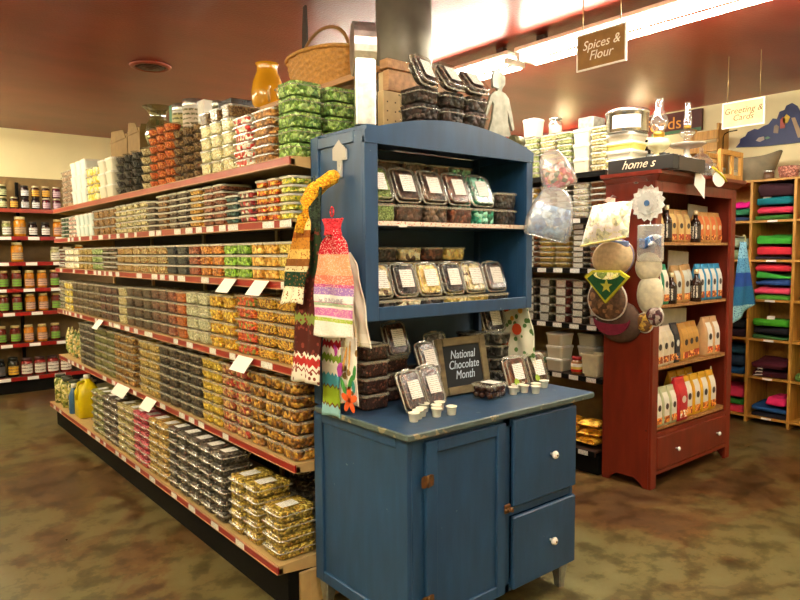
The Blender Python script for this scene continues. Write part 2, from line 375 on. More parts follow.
# ------------------------------------------------------------------ the long shelving run on the left
GY0, GY1 = 2.385, 6.45
SH = {'A': 1.893, 'B': 1.64, 'C': 1.385, 'D': 1.03, 'E': .62, 'F': .21}
SHN = {'A': 'top shelf', 'B': 'second shelf', 'C': 'third shelf', 'D': 'fourth shelf', 'E': 'fifth shelf', 'F': 'bottom shelf'}
TAGS = {
'B':[(5.97,5.91),(5.85,5.79),(5.63,5.58),(5.33,5.27),(5.09,4.99),(4.85,4.81),(4.67,4.61),(4.5,4.44),(4.31,4.27),(4.04,3.95),(3.92,3.84),(3.64,3.55),(3.48,3.39),(3.34,3.27),(3.21,3.13),(3.06,2.99),(2.96,2.86),(2.62,2.52),(2.47,2.38)],
'C':[(6.28,6.21),(5.85,5.79),(5.49,5.43),(5.25,5.19),(5.14,5.07),(4.99,4.95),(4.88,4.81),(4.72,4.65),(4.29,4.2),(4.02,3.93),(3.88,3.81),(3.74,3.67),(3.61,3.51),(3.29,3.2),(2.47,2.41)],
'D':[(6.24,6.21),(6.14,6.11),(6.04,5.97),(5.85,5.79),(5.69,5.63),(5.27,5.22),(4.92,4.85),(4.81,4.67),(4.57,4.48),(4.38,4.31),(4.18,4.05),(3.7,3.64),(3.51,3.43),(3.21,3.14),(2.98,2.92),(2.66,2.56)],
'E':[(6.14,6.07),(6.01,5.94),(5.85,5.79),(5.69,5.63),(5.12,5.04),(4.9,4.83),(4.44,4.38),(3.95,3.87),(3.65,3.57),(3.51,3.44),(3.38,3.31),(3.08,3.02)],
'F':[(6.3,6.24),(6.1,6.04),(5.24,5.16),(5.03,4.93),(4.83,4.79),(4.56,4.5),(4.43,4.35),(4.16,4.08),(3.91,3.82),(3.56,3.49),(3.32,3.24),(3.04,2.96),(2.77,2.69)]}
CARDS = {'C':[(3.01,2.88),(2.7,2.57)],'D':[(5.17,5.04),(2.88,2.73)],'E':[(4.76,4.5),(4.18,4.0)]}
g = thing('gondola_shelving', 'long tan shelving run with red price rails, packed with clear tubs', 'shelving', (1.9, 4.4, 0))
gx, gy = 1.9, 4.4
def lb(x0, y0, z0, x1, y1, z1, mb=None, mi=0, b=0): return (mb or MB()).box(x0-gx, y0-gy, z0, x1-gx, y1-gy, z1, mi, b)
lb(1.35, GY0+.01, 0, 2.45, GY1, .165).build('kick_plate', BLACK, g)
lb(1.885, GY0, .165, 1.915, GY1, 2.28).build('back_panel', plain('dark_tan_pegboard', '2c2216', .6), g)
for yy in (GY0, 3.36, 4.38, 5.40, GY1-.03):
    lb(1.868, yy, .165, 1.932, yy+.03, 2.30).build('upright', TAN, g)
mb = MB(); lb(1.40, GY0-.006, 0, 1.868, GY0+.008, .152, mb, 0, .003)
lb(1.40, GY0-.009, 0, 1.43, GY0-.004, .15, mb); lb(1.45, GY0-.009, 0, 1.47, GY0-.004, .15, mb)
mb.build('end_panel', TAN, g)
for k, z in SH.items():
    x0 = 1.30 if k == 'F' else 1.39
    mb = MB(); lb(x0+.004, GY0, z-.012, 1.885, GY1, z, mb); lb(x0+.004, GY0, z-.038, x0+.022, GY1, z-.012, mb)
    for yy in (GY0, GY1-.018):
        mb.ext([(x0+.004-gx, z-.012), (x0+.004-gx, z-.036), (x0+.2-gx, z-.055), (1.885-gx, z-.075), (1.885-gx, z-.012)], 'y', yy-gy, yy+.018-gy)
    sh = mb.build('shelf', TAN, g)
    m2 = lb(x0-.003, GY0+.002, z-.034, x0+.004, GY1-.002, z-.003, None, 0)
    lb(x0-.006, GY0+.002, z-.037, x0+.003, GY1-.002, z-.033, m2, 1); lb(x0-.006, GY0+.002, z-.005, x0+.003, GY1-.002, z-.001, m2, 1)
    m2.build('price_rail', [REDLIP if k == 'A' else REDRAIL, plain('rail_edge_tan', 'b98a66', .4)], sh)
    for a, b_ in TAGS.get(k, []):
        lb(x0-.006, b_, z-.035, x0-.002, a, z-.002).build('price_tag', LABEL, sh)
    for a, b_ in CARDS.get(k, []):
        MB().ext([(x0-.0075-gx, z-.004), (x0-.0055-gx, z-.004), (x0-.055-gx, z-.066), (x0-.057-gx, z-.066)], 'y', b_-gy, a-gy).build('hanging_card', PAPER, sh)
    # the bare shelves on the far side of the run
    mb = MB(); lb(1.915, GY0, z-.012, 2.41, GY1, z, mb); lb(2.39, GY0, z-.038, 2.41, GY1, z-.012, mb); mb.build('shelf', TAN, g)
# ---- tubs
FOOD = { # key: (object name, phrase, palette, voronoi scale)
'pinkbrown': ('snack_tub', 'pinkish brown snacks', ['a98a72','8a6650','c2a48c'], 87),
'whitebucket': ('white_bucket', 'tall white tub with pale blue tint', ['e2e9e8'], 14),
'lemon': ('snack_tub', 'lemon yellow and white mix', ['f0e27e','f6f1c8','e5c94a'], 43),
'pearl': ('white_bucket', 'tall cloudy white tub', ['d8d3bf'], 14),
'blackcup': ('dried_fruit_cup', 'black dried fruit', ['2a2622','3c352e','1a1714','4c463c'], 87),
'palegrain': ('grain_cup', 'pale grain', ['cdbd8e','a8925c','e0d4ac'], 174),
'orangecup': ('dried_fruit_cup', 'orange dried fruit', ['d0662a','b44a18','e08a42'], 130),
'seedcup': ('seed_cup', 'mixed brown seeds', ['8a6a42','6a4524','a98a58','4f3420'], 188),
'popcorn': ('popcorn_tub', 'cream popcorn kernels', ['e8e0b4','d8cc94','f2ecca'], 108),
'candycane': ('candy_tub', 'red and white peppermint candy', ['c22a2a','efe6d8','d84a44','f4efe4'], 65),
'cookie': ('snack_tub', 'flat golden brown snack bars', ['a06a34','7a4a20','bd8648'], 58),
'greenclam': ('candy_box', 'lime green candy', ['86a84c','64883a','a8c478','54763a'], 60),
'darkgreen': ('candy_tub', 'dark green candy', ['2f4a34','466a4c','1c2f22'], 72),
'pinkwhite': ('candy_tub', 'pink and white candy', ['e8c9c4','f2ebe2','c98a88'], 72),
'paleblue': ('white_bucket', 'pale blue-white tub', ['d2e0dc'], 14),
'almond': ('nut_tub', 'brown almonds', ['8a6334','a57a42','6c4a24'], 116),
'oat': ('snack_tub', 'pale oat pieces', ['cfc08e','b6a468','e2d8b0'], 116),
'cashew': ('nut_tub', 'pale cashews', ['dcd2a2','c2b27c','6f5a34','ece4c0'], 79),
'darkseed': ('nut_tub', 'dark walnut pieces', ['3c2c1e','5a4430','2a1e14'], 87),
'pecan': ('nut_tub', 'brown pecan halves', ['7a5028','9a6e3a','4e3018'], 87),
'darkchoc': ('candy_tub', 'dark speckled chocolate', ['4a3a30','2c211b','7d6c5e','5b4436'], 130),
'amber': ('candy_tub', 'amber coloured candy', ['c08a2c','9a6818','d8a548'], 101),
'rosebrown': ('nut_tub', 'rosy brown glazed nuts', ['8c4c34','a4664c','6a3424'], 87),
'teal': ('candy_tub', 'dark teal candy', ['22403f','3c6664','162a2c'], 72),
'redpack': ('candy_tub', 'red wrapped candy', ['b8283c','8a1c28','ccc4b4','5a4038'], 46),
'peachring': ('candy_tub', 'orange and red jelly rings', ['e0922a','cc5a1c','f0b84c','b83c1c'], 65),
'lemonlime': ('candy_tub', 'yellow and green jelly slices', ['d8cf30','9aa83a','efe98a','c2b24a'], 65),
'darkred': ('snack_tub', 'dark red snacks', ['5a2a28','3c1a18','7c4440'], 87),
'marsh': ('candy_tub', 'white marshmallows', ['ece4d0','ded2b8','f4efe2'], 43),
'tan': ('snack_tub', 'olive tan sticks', ['a08846','8a7034','b89e5e'], 72),
'sage': ('snack_tub', 'soft green pieces', ['8aa060','6f8a4c','a2b678'], 72),
'darkmix': ('nut_tub', 'dark nut mix', ['5a4630','3c2e20','7a6244'], 101),
'granola': ('snack_tub', 'toasted granola', ['b08a48','8c5a28','d0b070'], 159),
'trail': ('snack_tub', 'orange trail mix', ['b99a5c','a0632c','d8c48c','8a6a38'], 123),
'blackbean': ('nut_tub', 'blue-black beans', ['20242a','343a40','14161a'], 159),
'rust': ('dried_fruit_tub', 'rust red dried fruit', ['8a3a20','6c2814','a4502e'], 87),
'apricot': ('dried_fruit_tub', 'orange brown dried fruit', ['b86a20','98500f','cf8a38'], 65),
'lime': ('candy_tub', 'lime green candy slices', ['76a42c','5a8420','96c048'], 55),
'gold': ('dried_fruit_tub', 'golden dried fruit rings', ['d09a38','b87c20','e8bc5c'], 52),
'paleyellow': ('dried_fruit_tub', 'pale yellow fruit cubes', ['d8b848','c4a030','e8d070'], 87),
'clear': ('nut_tub', 'pale grey seeds', ['a8a288','8c8468','c4bea4'], 145),
'buttercup': ('snack_tub', 'yellow and cream snacks', ['d8c048','ece4b8','c2a434'], 65),
'brownblock': ('nut_tub', 'dull brown nuts', ['5f4c34','4a3a28','7c6848'], 87),
'darkcherry': ('dried_fruit_tub', 'dark cherries', ['4e2e28','6c4438','362018'], 87),
'cream': ('seed_tub', 'cream pumpkin seeds', ['d6c894','bfae72','e6dcb4'], 145),
'darkgrain': ('nut_tub', 'dark seeds and nuts', ['4a3626','6a4c34','382818'], 130),
'darkwal': ('nut_tub', 'reddish brown nuts', ['6a4030','4c2c20','865a44'], 130),
'redspeck': ('candy_tub', 'red speckled candy', ['8e3a24','b06a48','6a2618'], 130),
'orange': ('snack_tub', 'bright orange crumbs', ['c4601a','a8480e','d87c34'], 188),
'creambean': ('seed_tub', 'pale cream beans', ['d8d4b0','c4c098','e8e6cc','a8a684'], 137),
'pineapple': ('dried_fruit_tub', 'yellow pineapple pieces', ['d0a424','b8860f','e2c044','a8741c'], 58),
'redfruit': ('dried_fruit_tub', 'mixed red and orange fruit', ['b8381c','d8702c','8a8a38','c8502c'], 60),
'trailgold': ('snack_tub', 'golden trail mix', ['d8a030','b07418','ecc450','7c4a14','e8b038'], 108),
'greenbag': ('snack_tub', 'green and tan snack mix', ['7c8a44','b8a060','4e6630','c8b888'], 58),
'brownrow': ('nut_tub', 'grey brown nuts', ['4a4034','5f5240','35302a'], 87),
'olive': ('seed_tub', 'olive green seeds', ['7f7c44','686632','98945c'], 145),
'granbrown': ('snack_tub', 'brown and gold granola', ['a27c3c','6a4420','c49c54','8c5c28'], 101),
'goldgrain': ('snack_tub', 'pale gold cereal', ['b89c50','967a34','cfb670'], 108),
'prune': ('dried_fruit_tub', 'very dark prunes', ['2c2018','443428','1c140f','5a4c3c'], 79),
'yellowgold': ('dried_fruit_tub', 'yellow banana slices', ['c4a22c','a8861c','d8bc50'], 60),
'redring': ('dried_fruit_tub', 'red and tan apple rings', ['a83428','c4905a','8c4a34','c8a468'], 52),
'chip': ('snack_tub', 'golden brown crisps', ['a87420','84500f','c89a40','5e380c'], 49),
'spinach': ('pasta_box', 'pale green pasta', ['7c7c44','63602f','97945c'], 87),
'cocoa': ('pasta_box', 'grey brown pasta', ['5c4c3e','443628','7a6a58'], 87),
'beige': ('pasta_box', 'beige pasta spirals', ['ab9a64','8c7a48','c2b27c'], 72),
'pink': ('candy_box', 'rose pink candy', ['b83448','9c2438','cc5c6c'], 87),
'straw': ('pasta_box', 'straw coloured pasta', ['b08c40','8f6c28','c8a85c'], 72),
'raisin': ('pasta_box', 'dark speckled bow pasta', ['3a322a','4c4238','2c2620','665c50'], 80),
'yellowpasta': ('noodle_box', 'yellow egg noodles', ['b49832','94761c','ccb054','6e5812'], 80),
}
def fmat(key):
    n, ph, pal, sc = FOOD[key]
    return food('food_'+key, pal, sc)
MC = {}
def contents_mb(w, d, h, r, seed=0, amp=.004, n=5, taper=.86, mi=0, mb=None, z0=.003):
    mb = mb or MB(); rings = []
    for i in range(n):
        t = i/(n-1); k = taper+(1-taper)*t
        rings.append(rr(w*k, d*k, r, z0+(h-z0)*t, 4))
    for q in (.8, .5, .2): rings.append(rr(w*q, d*q, r*q, h+amp*(.8-q), 4))
    out = []
    for ri, rg in enumerate(rings):
        o = []
        for x, y, z in rg:
            p = Vector((x*45+seed*9, y*45, z*45)); q = noise.noise_vector(p)
            o.append((x+q.x*amp*1.3, y+q.y*amp*1.3, max(z0, z+q.z*amp*(1.4 if ri >= n else .3))))
        out.append(o)
    mb.loft(out, mi, (1, 1), True); return mb
def tub_meshes(style, w, d, h, key):
    """w along y, d along x; returns shell, lid, contents meshes"""
    k = (style, round(w, 3), d, h)
    if k not in MC:
        W, D = d, w   # rr takes x then y
        sh, ld = MB(), MB(); r = .018
        if style == 'cup':
            prof = [(w*.36, 0), (w*.45, h-.012)]
            sh.lathe([(w*.34, 0.0), (w*.37, .002), (w*.46, h-.011), (w*.5, h-.010), (w*.5, h-.006), (w*.46, h-.006)], 23)
            ld.lathe([(w*.49, h-.0058), (w*.47, h-.003), (w*.36, h-.0015), (w*.34, h-.003)], 23)
        elif style == 'bucket':
            sh.loft([rr(W*.84, D*.84, r, 0), rr(W*.86, D*.86, r, .004), rr(W*.95, D*.95, r, h-.022), rr(W*.99, D*.99, r, h-.021), rr(W*.99, D*.99, r, h-.014)])
            ld.loft([rr(W, D, r, h-.0135), rr(W, D, r, h-.003), rr(W*.96, D*.96, r, h-.001)])
        elif style == 'clam':
            r = .022
            sh.loft([rr(W*.88, D*.88, r, 0, 3), rr(W*.91, D*.91, r, .004, 3), rr(W*.95, D*.95, r, h*.62, 3), rr(W, D, r, h*.63, 3), rr(W, D, r, h*.66, 3), rr(W*.94, D*.94, r, h*.66, 3)], 0, (1, 0), True, [0, 0, 1, 1, 1])
            ld.loft([rr(W*.99, D*.99, r, h*.665, 3), rr(W*.99, D*.99, r, h*.69, 3), rr(W*.93, D*.93, r, h*.70, 3), rr(W*.88, D*.88, r, h-.004, 3), rr(W*.82, D*.82, r, h-.001, 3)], 0, (0, 1), True, [1, 1, 0, 0])
        else:
            sh.loft([rr(W*.91, D*.91, r, 0), rr(W*.93, D*.93, r, .003), rr(W*.965, D*.965, r, h-.013), rr(W, D, r, h-.012), rr(W, D, r, h-.0075), rr(W*.965, D*.965, r, h-.0075)], 0, (1, 0), False, [0, 0, 1, 1, 1])
            ld.loft([rr(W*.99, D*.99, r, h-.0072), rr(W*.99, D*.99, r, h-.004), rr(W*.93, D*.93, r, h-.0015), rr(W*.88, D*.88, r, h-.003)], 0, (0, 1), False, [1, 1, 0])
        MC[k] = (sh, ld)
    return MC[k]
MM = {}
def tub_proto(style, w, d, h, key, rim, whole, var=0):
    k = (style, round(w, 3), d, h, key, rim, whole, var)
    if k in MM: return MM[k]
    sh, ld = tub_meshes(style, w, d, h, key)
    rimm = {'w': RIMW, 'c': RIMC}[rim]
    if style == 'bucket':
        bm = plain('bucket_'+key, FOOD[key][2][0], .35, var=.03)
        mats = [bm, WHITE]; cm = None
        whole_mb = MB(); whole_mb.v, whole_mb.f, whole_mb.m, whole_mb.s = list(sh.v), list(sh.f), list(sh.m), list(sh.s)
        if whole:
            b = len(sh.v); whole_mb.v += ld.v; whole_mb.f += [tuple(i+b for i in f) for f in ld.f]; whole_mb.m += [1]*len(ld.f); whole_mb.s += ld.s
            MM[k] = (whole_mb.mesh('white_bucket', mats), None, None)
        else: MM[k] = (sh.mesh('bucket_body', mats), ld.mesh('bucket_lid', [WHITE]), None)
        return MM[k]
    if style == 'cup':
        cm = MB(); n = 14; rings = []
        for i in range(4):
            t = i/3; rad = w*(.335+.1*t); rings.append([(rad*cos(2*pi*a/n), rad*sin(2*pi*a/n), .003+(h-.016)*t) for a in range(n)])
        rings.append([(w*.2*cos(2*pi*a/n), w*.2*sin(2*pi*a/n), h-.010) for a in range(n)])
        cm.loft(rings, 0, (1, 1), True)
    else:
        hh = h*.92 if style == 'clam' else h-.009
        near = not whole
        cm = contents_mb(d*(.88 if style == 'clam' else .93), w*(.88 if style == 'clam' else .93), hh, w*.15, var*3+len(key), .0045 if near else .003, 6 if near else 4, .95)
    if whole:
        wm = MB()
        for part, off in ((sh, 0), (ld, 0), (cm, 2)):
            b = len(wm.v); wm.v += part.v; wm.f += [tuple(i+b for i in f) for f in part.f]; wm.m += [x+off for x in part.m]; wm.s += part.s
        MM[k] = (wm.mesh(FOOD[key][0], [CLEAR, rimm, fmat(key)]), None, None)
    else: MM[k] = (sh.mesh('tub_body', [CLEAR, rimm]), ld.mesh('tub_lid', [rimm if rim == 'w' else CLEAR, rimm]), cm.mesh('tub_contents', [fmat(key)]))
    return MM[k]
LBL = {}
def label_mesh(w, h, mat):
    k = (w, h, mat.name)
    if k not in LBL: LBL[k] = MB().box(-w/2, -h/2, 0, w/2, h/2, .0008).mesh('label', [mat])
    return LBL[k]
def tub(style, key, w, d, h, loc, label, group, rim='c', whole=False, rot=(0, 0, 0), toplabel=0, frontlabel=0, cat=None, name=None, var=None):
    var = random.randrange(3) if var is None else var
    sh, ld, cm = tub_proto(style, w, d, h, key, rim, whole, var)
    o = inst(name or FOOD[key][0], sh, None, loc, rot)
    tag(o, label, cat or ('bucket' if style == 'bucket' else 'food container'), group)
    if cm: inst('contents', cm, o)
    if ld: inst('lid', ld, o)
    if toplabel: inst('paper_label', label_mesh(.062, .085 if toplabel > 1 else .07, LABEL), o, (-.01, .0, h+.0005), (0, 0, R(-90)))
    if frontlabel: inst('paper_label', label_mesh(w*.55, h*.66, LABELG), o, (-d*.49, 0, h*.42), (R(90), 0, R(-90)))
    return o
STOCK = {
'A':[(6.2,5.88,'pinkbrown',7,.042),(5.88,5.44,'whitebucket',3,.11),(5.44,5.13,'lemon',4,.062),(5.13,4.77,'pearl',3,.09),(4.77,4.29,'blackcup',5,.052),(4.29,4.11,'palegrain',5,.052),(4.11,3.73,'orangecup',7,.05),(3.73,3.32,'seedcup',6,.048),(3.32,2.94,'popcorn',5,.062),(2.94,2.75,'candycane',6,.038),(2.75,2.55,'cookie',6,.038)],
'B':[(6.27,6.04,'darkgreen',5,.034),(6.04,5.79,'pinkwhite',5,.034),(5.79,5.3,'paleblue',2,.085),(5.3,4.77,'almond',3,.06),(4.77,4.4,'oat',5,.037),(4.4,4.14,'cashew',5,.037),(4.14,3.97,'darkseed',5,.035),(3.97,3.78,'pecan',6,.033),(3.78,3.49,'darkchoc',6,.033),(3.49,3.31,'amber',6,.033),(3.31,3.04,'rosebrown',6,.033),(3.04,2.9,'teal',4,.034),(2.9,2.73,'redpack',4,.036),(2.73,2.52,'peachring',5,.036),(2.52,2.36,'lemonlime',5,.036)],
'C':[(6.38,6.2,'darkred',6,.027),(6.2,5.76,'marsh',3,.055),(5.76,5.38,'tan',3,.055),(5.38,5.1,'sage',3,.055),(5.1,4.77,'darkmix',5,.033),(4.77,4.44,'granola',3,.055),(4.44,3.84,'trail',3,.055),(3.84,3.52,'blackbean',3,.055),(3.52,3.36,'rust',3,.055),(3.36,3.08,'apricot',3,.055),(3.08,2.79,'lime',3,.055),(2.79,2.54,'gold',3,.055),(2.54,2.37,'paleyellow',3,.055)],
'D':[(6.43,6.27,'clear',8,.031),(6.27,6.0,'buttercup',4,.06),(6.0,5.2,'brownblock',4,.062),(5.2,4.77,'darkcherry',4,.062),(4.77,4.6,'cream',4,.062),(4.6,4.11,'darkgrain',4,.065),(4.11,3.84,'darkwal',4,.066),(3.84,3.71,'redspeck',4,.066),(3.71,3.57,'orange',4,.066),(3.57,3.26,'creambean',4,.067),(3.26,2.96,'pineapple',4,.067),(2.96,2.75,'redfruit',5,.056),(2.75,2.37,'trailgold',5,.056)],
'E':[(5.82,5.41,'brownrow',6,.056),(5.41,4.91,'olive',6,.056),(4.91,4.46,'granbrown',6,.056),(4.38,4.02,'goldgrain',6,.056),(4.02,3.38,'prune',6,.057),(3.38,3.14,'yellowgold',6,.057),(3.14,2.83,'redring',6,.057),(2.83,2.37,'chip',6,.057)],
'F':[(5.18,4.91,'spinach',6,.052),(4.91,4.59,'cocoa',6,.052),(4.59,4.26,'beige',6,.052),(4.26,3.99,'pink',6,.053),(3.99,3.67,'straw',6,.054),(3.67,2.92,'raisin',6,.056)],
}
PITCH = {'A': .15, 'B': .135, 'C': .135, 'D': .155, 'E': .145, 'F': .145}
ORD = ['first', 'second', 'third', 'fourth', 'fifth', 'sixth', 'seventh', 'eighth']
def levname(i, n): return 'bottom' if i == 0 else 'top' if i == n-1 else ORD[i]+' up'
def colname(c, n): return 'stack' if n == 1 else ('farther stack', 'nearer stack')[c] if n == 2 else ORD[c]+' stack from left'
for k, segs in STOCK.items():
    x0 = 1.304 if k == 'F' else 1.396
    for ya, yb, key, n, h in segs:
        yb = max(yb, 2.393)
        nc = max(1, round((ya-yb)/PITCH[k])); p = (ya-yb)/nc; w = p-(.018 if k in 'AB' else .006)
        style = 'bucket' if key in ('whitebucket', 'pearl', 'paleblue') else 'cup' if key.endswith('cup') and key != 'buttercup' or key in ('palegrain',) else 'clam' if k == 'F' else 'sq'
        d = round(min(w, .135), 3) if style == 'cup' else .17
        if style == 'cup': w = d
        if style == 'bucket': w = min(w, .15); d = round(w, 3)
        for c in range(nc):
            yc = ya-p*(c+.5); near = yc < 3.7
            for i in range(n):
                ph = FOOD[key][1]
                lab = (ph if style == 'bucket' else ph+' in clear '+('cup' if style == 'cup' else 'box' if style == 'clam' else 'tub'))+', %s of %s, %s' % (levname(i, n), colname(c, nc), SHN[k])
                kk = key
                if key == 'popcorn' and i >= n-1: kk = 'seedcup'; lab = lab.replace(ph, 'mixed brown seeds').replace('tub', 'square tub')
                tub(style, kk, round(w, 3), d, h-.0008, (x0+d/2+random.uniform(0, .004), yc+random.uniform(-.002, .002), SH[k]+.001+i*h), lab, '%s on the %s' % (ph, SHN[k]),
                    'w' if k in 'BC' else 'c', not near, (0, 0, R(random.uniform(-1.2, 1.2))), toplabel=1 if (i == n-1 and k in 'EF') else 0,
                    name='popcorn_tub' if kk != key else None)
# green candy boxes by the cupboard, three rows deep
for q, (xx, yy, rowname) in enumerate(((1.495, 2.48, 'front'), (1.675, 2.48, 'middle'), (1.80, 2.66, 'rear'))):
    for i in range(5):
        tub('clam', 'greenclam', .165, .165, .062, (xx, yy, SH['A']+.001+i*.063), 'clear box of lime green candy, %s of %s stack by the blue cupboard' % (levname(i, 5), rowname), 'lime green candy boxes on the top shelf', 'c', False, (0, 0, R(random.uniform(-2, 2))))
# yellow noodle boxes at the near end of the bottom shelf
for q, (yy, n, nm) in enumerate(((2.815, 5, 'farthest'), (2.668, 5, 'middle'), (2.486, 4, 'nearest'))):
    for i in range(n):
        tub('clam', 'yellowpasta', .14 if q < 2 else .165, .2, .052, (1.407+.004*q, yy, SH['F']+.001+i*.053), 'clear box of yellow egg noodles, %s of %s stack, bottom shelf' % (levname(i, n), nm), 'yellow egg noodle boxes', 'c', False, (0, 0, R(random.uniform(-2, 2))), toplabel=2 if i == n-1 else 0)
for q, (yy, n) in enumerate(((2.73, 5), (2.49, 5))):
    for i in range(n):
        tub('clam', 'raisin', .16, .17, .054, (1.66, yy, SH['F']+.001+i*.055), 'dark box behind the yellow noodles, %s of %s stack' % (levname(i, n), ('farther', 'nearer')[q]), 'dark boxes behind the noodles', 'c', False, name='pasta_box')
# ------------------------------------------------------------------ the blue cupboard at the end of the run
bc = thing('kitchen_cupboard', 'old blue painted cupboard with arched top hutch, counter, door and two drawers', 'cupboard', (1.955, 2.05, 0))
ox, oy = 1.955, 2.05
def bb(x0, y0, z0, x1, y1, z1, mb=None, mi=0, b=0): return (mb or MB()).box(x0-ox, y0-oy, z0, x1-ox, y1-oy, z1, mi, b)
X0, X1, YF, YB = 1.473, 2.43, 1.76, 2.372
# lower carcass: framed side panels, front frame
m = MB()
for xa, xb in ((X0, X0+.022), (X1-.022, X1)):
    bb(xa, YF, .115, xb, YF+.065, .84, m, 0, .003); bb(xa, YB-.06, .115, xb, YB, .84, m, 0, .003)
    bb(xa, YF+.065, .115, xb, YB-.06, .165, m, 0, .004); bb(xa, YF+.065, .80, xb, YB-.06, .84, m, 0, .003)
    c = .010 if xa == X0 else 0
    bb(xa+c, YF+.06, .15, xb-.010+c, YB-.055, .81, m)
bb(X0+.02, YB-.02, .115, X1-.02, YB, .84, m); bb(X0+.02, YF+.02, .115, X1-.02, YB-.02, .14, m)
bb(X0+.022, YF, .115, 1.55, YF+.022, .84, m, 0, .002); bb(1.966, YF, .115, 2.012, YF+.022, .84, m, 0, .002)
bb(1.55, YF, .80, X1-.022, YF+.02, .84, m, 0, .002); bb(1.55, YF, .115, X1-.022, YF+.02, .15, m, 0, .002); bb(2.01, YF, .43, X1-.022, YF+.02, .468, m, 0, .002)
m.build('carcass', BLUE, bc)
# legs with metal feet
for xx, yy, sx in ((X0+.035, YF+.04, 1), (X1-.035, YF+.04, -1), (X0+.035, YB-.04, 1), (X1-.035, YB-.04, -1)):
    lm = MB(); cx, cy = xx-ox, yy-oy
    lm.loft([rr(.036, .036, .006, 0, 1, cx, cy), rr(.04, .04, .006, .03, 1, cx, cy), rr(.062, .062, .006, .116, 1, cx+sx*.004, cy)])
    lg = lm.build('leg', plain('bare_tin', '9a9c92', .35, .7, .2, 30), bc)
# countertop
m = MB(); m.loft([rr(1.09, .60, .012, .845, 2, 2.0-ox, 2.033-oy), rr(1.10, .61, .016, .850, 2, 2.0-ox, 2.033-oy), rr(1.10, .61, .016, .866, 2, 2.0-ox, 2.033-oy), rr(1.092, .60, .014, .870, 2, 2.0-ox, 2.033-oy)], 0, (1, 1), False, [1, 1, 1])
m.m[-1] = 0
m.build('countertop', [BLUETOP, EDGE], bc)
# door
m = MB(); dx0, dx1, dz0, dz1 = 1.548, 1.968, .125, .825
bb(dx0, YF-.018, dz0, dx0+.055, YF+.001, dz1, m, 0, .003); bb(dx1-.048, YF-.018, dz0, dx1, YF+.001, dz1, m, 0, .003)
bb(dx0+.055, YF-.018, dz1-.045, dx1-.048, YF+.001, dz1, m, 0, .003); bb(dx0+.055, YF-.018, dz0, dx1-.048, YF+.001, dz0+.045, m, 0, .003)
bb(dx0+.05, YF-.008, dz0+.04, dx1-.044, YF-.001, dz1-.04, m)
dr = m.build('door', BLUE, bc)
RUST = plain('rusty_brass', '65431c', .55, .4, .5, 60, .3)
for zz in (.685, .24):
    m = MB(); m.x = Matrix.Translation((1.551-ox, YF-.024-0-oy, zz))
    m.lathe([(.001, 0), (.02, 0), (.018, .004), (.001, .006)], 8); 
    for v_ in range(len(m.v)): pass
    h = MB(); cx = 1.551-ox
    for dx, r in ((-.014, .015), (.014, .015)): h.ext([(cx+dx+r*cos(a*pi/4)*(1+.25*(a % 2)), zz+1.5*r*sin(a*pi/4)*(1+.2*(a % 2))) for a in range(8)], 'y', YF-.022-oy, YF-.018-oy)
    h.tube([(cx, YF-.024-oy, zz-.022), (cx, YF-.024-oy, zz+.022)], .004, 8)
    h.build('hinge', RUST, dr)
h = MB(); cx = 1.975-ox
h.box(cx-.018, YF-.024-oy, .458, cx+.018, YF-.018-oy, .496, 0, .003); h.box(cx-.026, YF-.034-oy, .470, cx+.02, YF-.024-oy, .482, 0, .003); h.tube([(cx+.004, YF-.046-oy, .476), (cx+.004, YF-.024-oy, .476)], .008, 8)
h.build('latch', RUST, dr)
KNOB = plain('white_porcelain', 'f4f2ea', .15)
for z0, z1, kz in ((.470, .828, .646), (.125, .428, .273)):
    d = bb(2.016, YF-.02, z0, 2.428, YF+.001, z1, None, 0, .005).build('drawer', BLUE, bc)
    k = MB(); k.x = Matrix.Translation((2.25-ox, YF-.02-oy, kz)) @ Matrix.Rotation(R(90), 4, 'X')
    k.lathe([(.006, 0), (.007, .012), (.015, .016), (.018, .024), (.013, .032), (.004, .034)], 16)
    kn = k.build('knob', KNOB, d)
    s = MB(); s.x = k.x; s.lathe([(.004, .034), (.0045, .036), (.002, .037)], 8); s.build('screw', RUST, d)
# hutch
HX0, HX1, HY = 1.478, 2.434, 2.0
for xa, xb, sd in ((HX0, HX0+.022, 0), (HX1-.022, HX1, 1)):
    m = MB()
    bb(xa, HY+.015, 1.24, xb, HY+.07, 1.955, m, 0, .002); bb(xa, YB-.055, .87, xb, YB, 1.965, m, 0, .002)
    bb(xa, HY+.07, 1.915, xb, YB-.055, 1.958, m, 0, .002); bb(xa, HY+.07, 1.24, xb, YB-.055, 1.285, m, 0, .002)
    bb(xa+(.009 if not sd else .002), HY+.065, 1.28, xb-(.002 if not sd else .009), YB-.05, 1.92, m)
    m.build('hutch_side', BLUE, bc)
bb(HX0+.022, YB-.02, .871, HX1-.022, YB-.004, 1.95, None).build('backboard', plain('dark_blue_backboard', '26425c', .6), bc)
m = MB(); bb(HX0, HY, 1.24, HX0+.062, HY+.016, 1.93, m, 0, .002); bb(HX1-.04, HY, 1.24, HX1, HY+.016, 1.93, m, 0, .002)
bb(HX0+.062, HY, 1.24, HX1-.04, HY+.016, 1.292, m, 0, .002)
bb(HX0+.022, HY+.016, 1.25, HX1-.022, YB-.02, 1.272, m); m.build('hutch_frame', BLUE, bc)
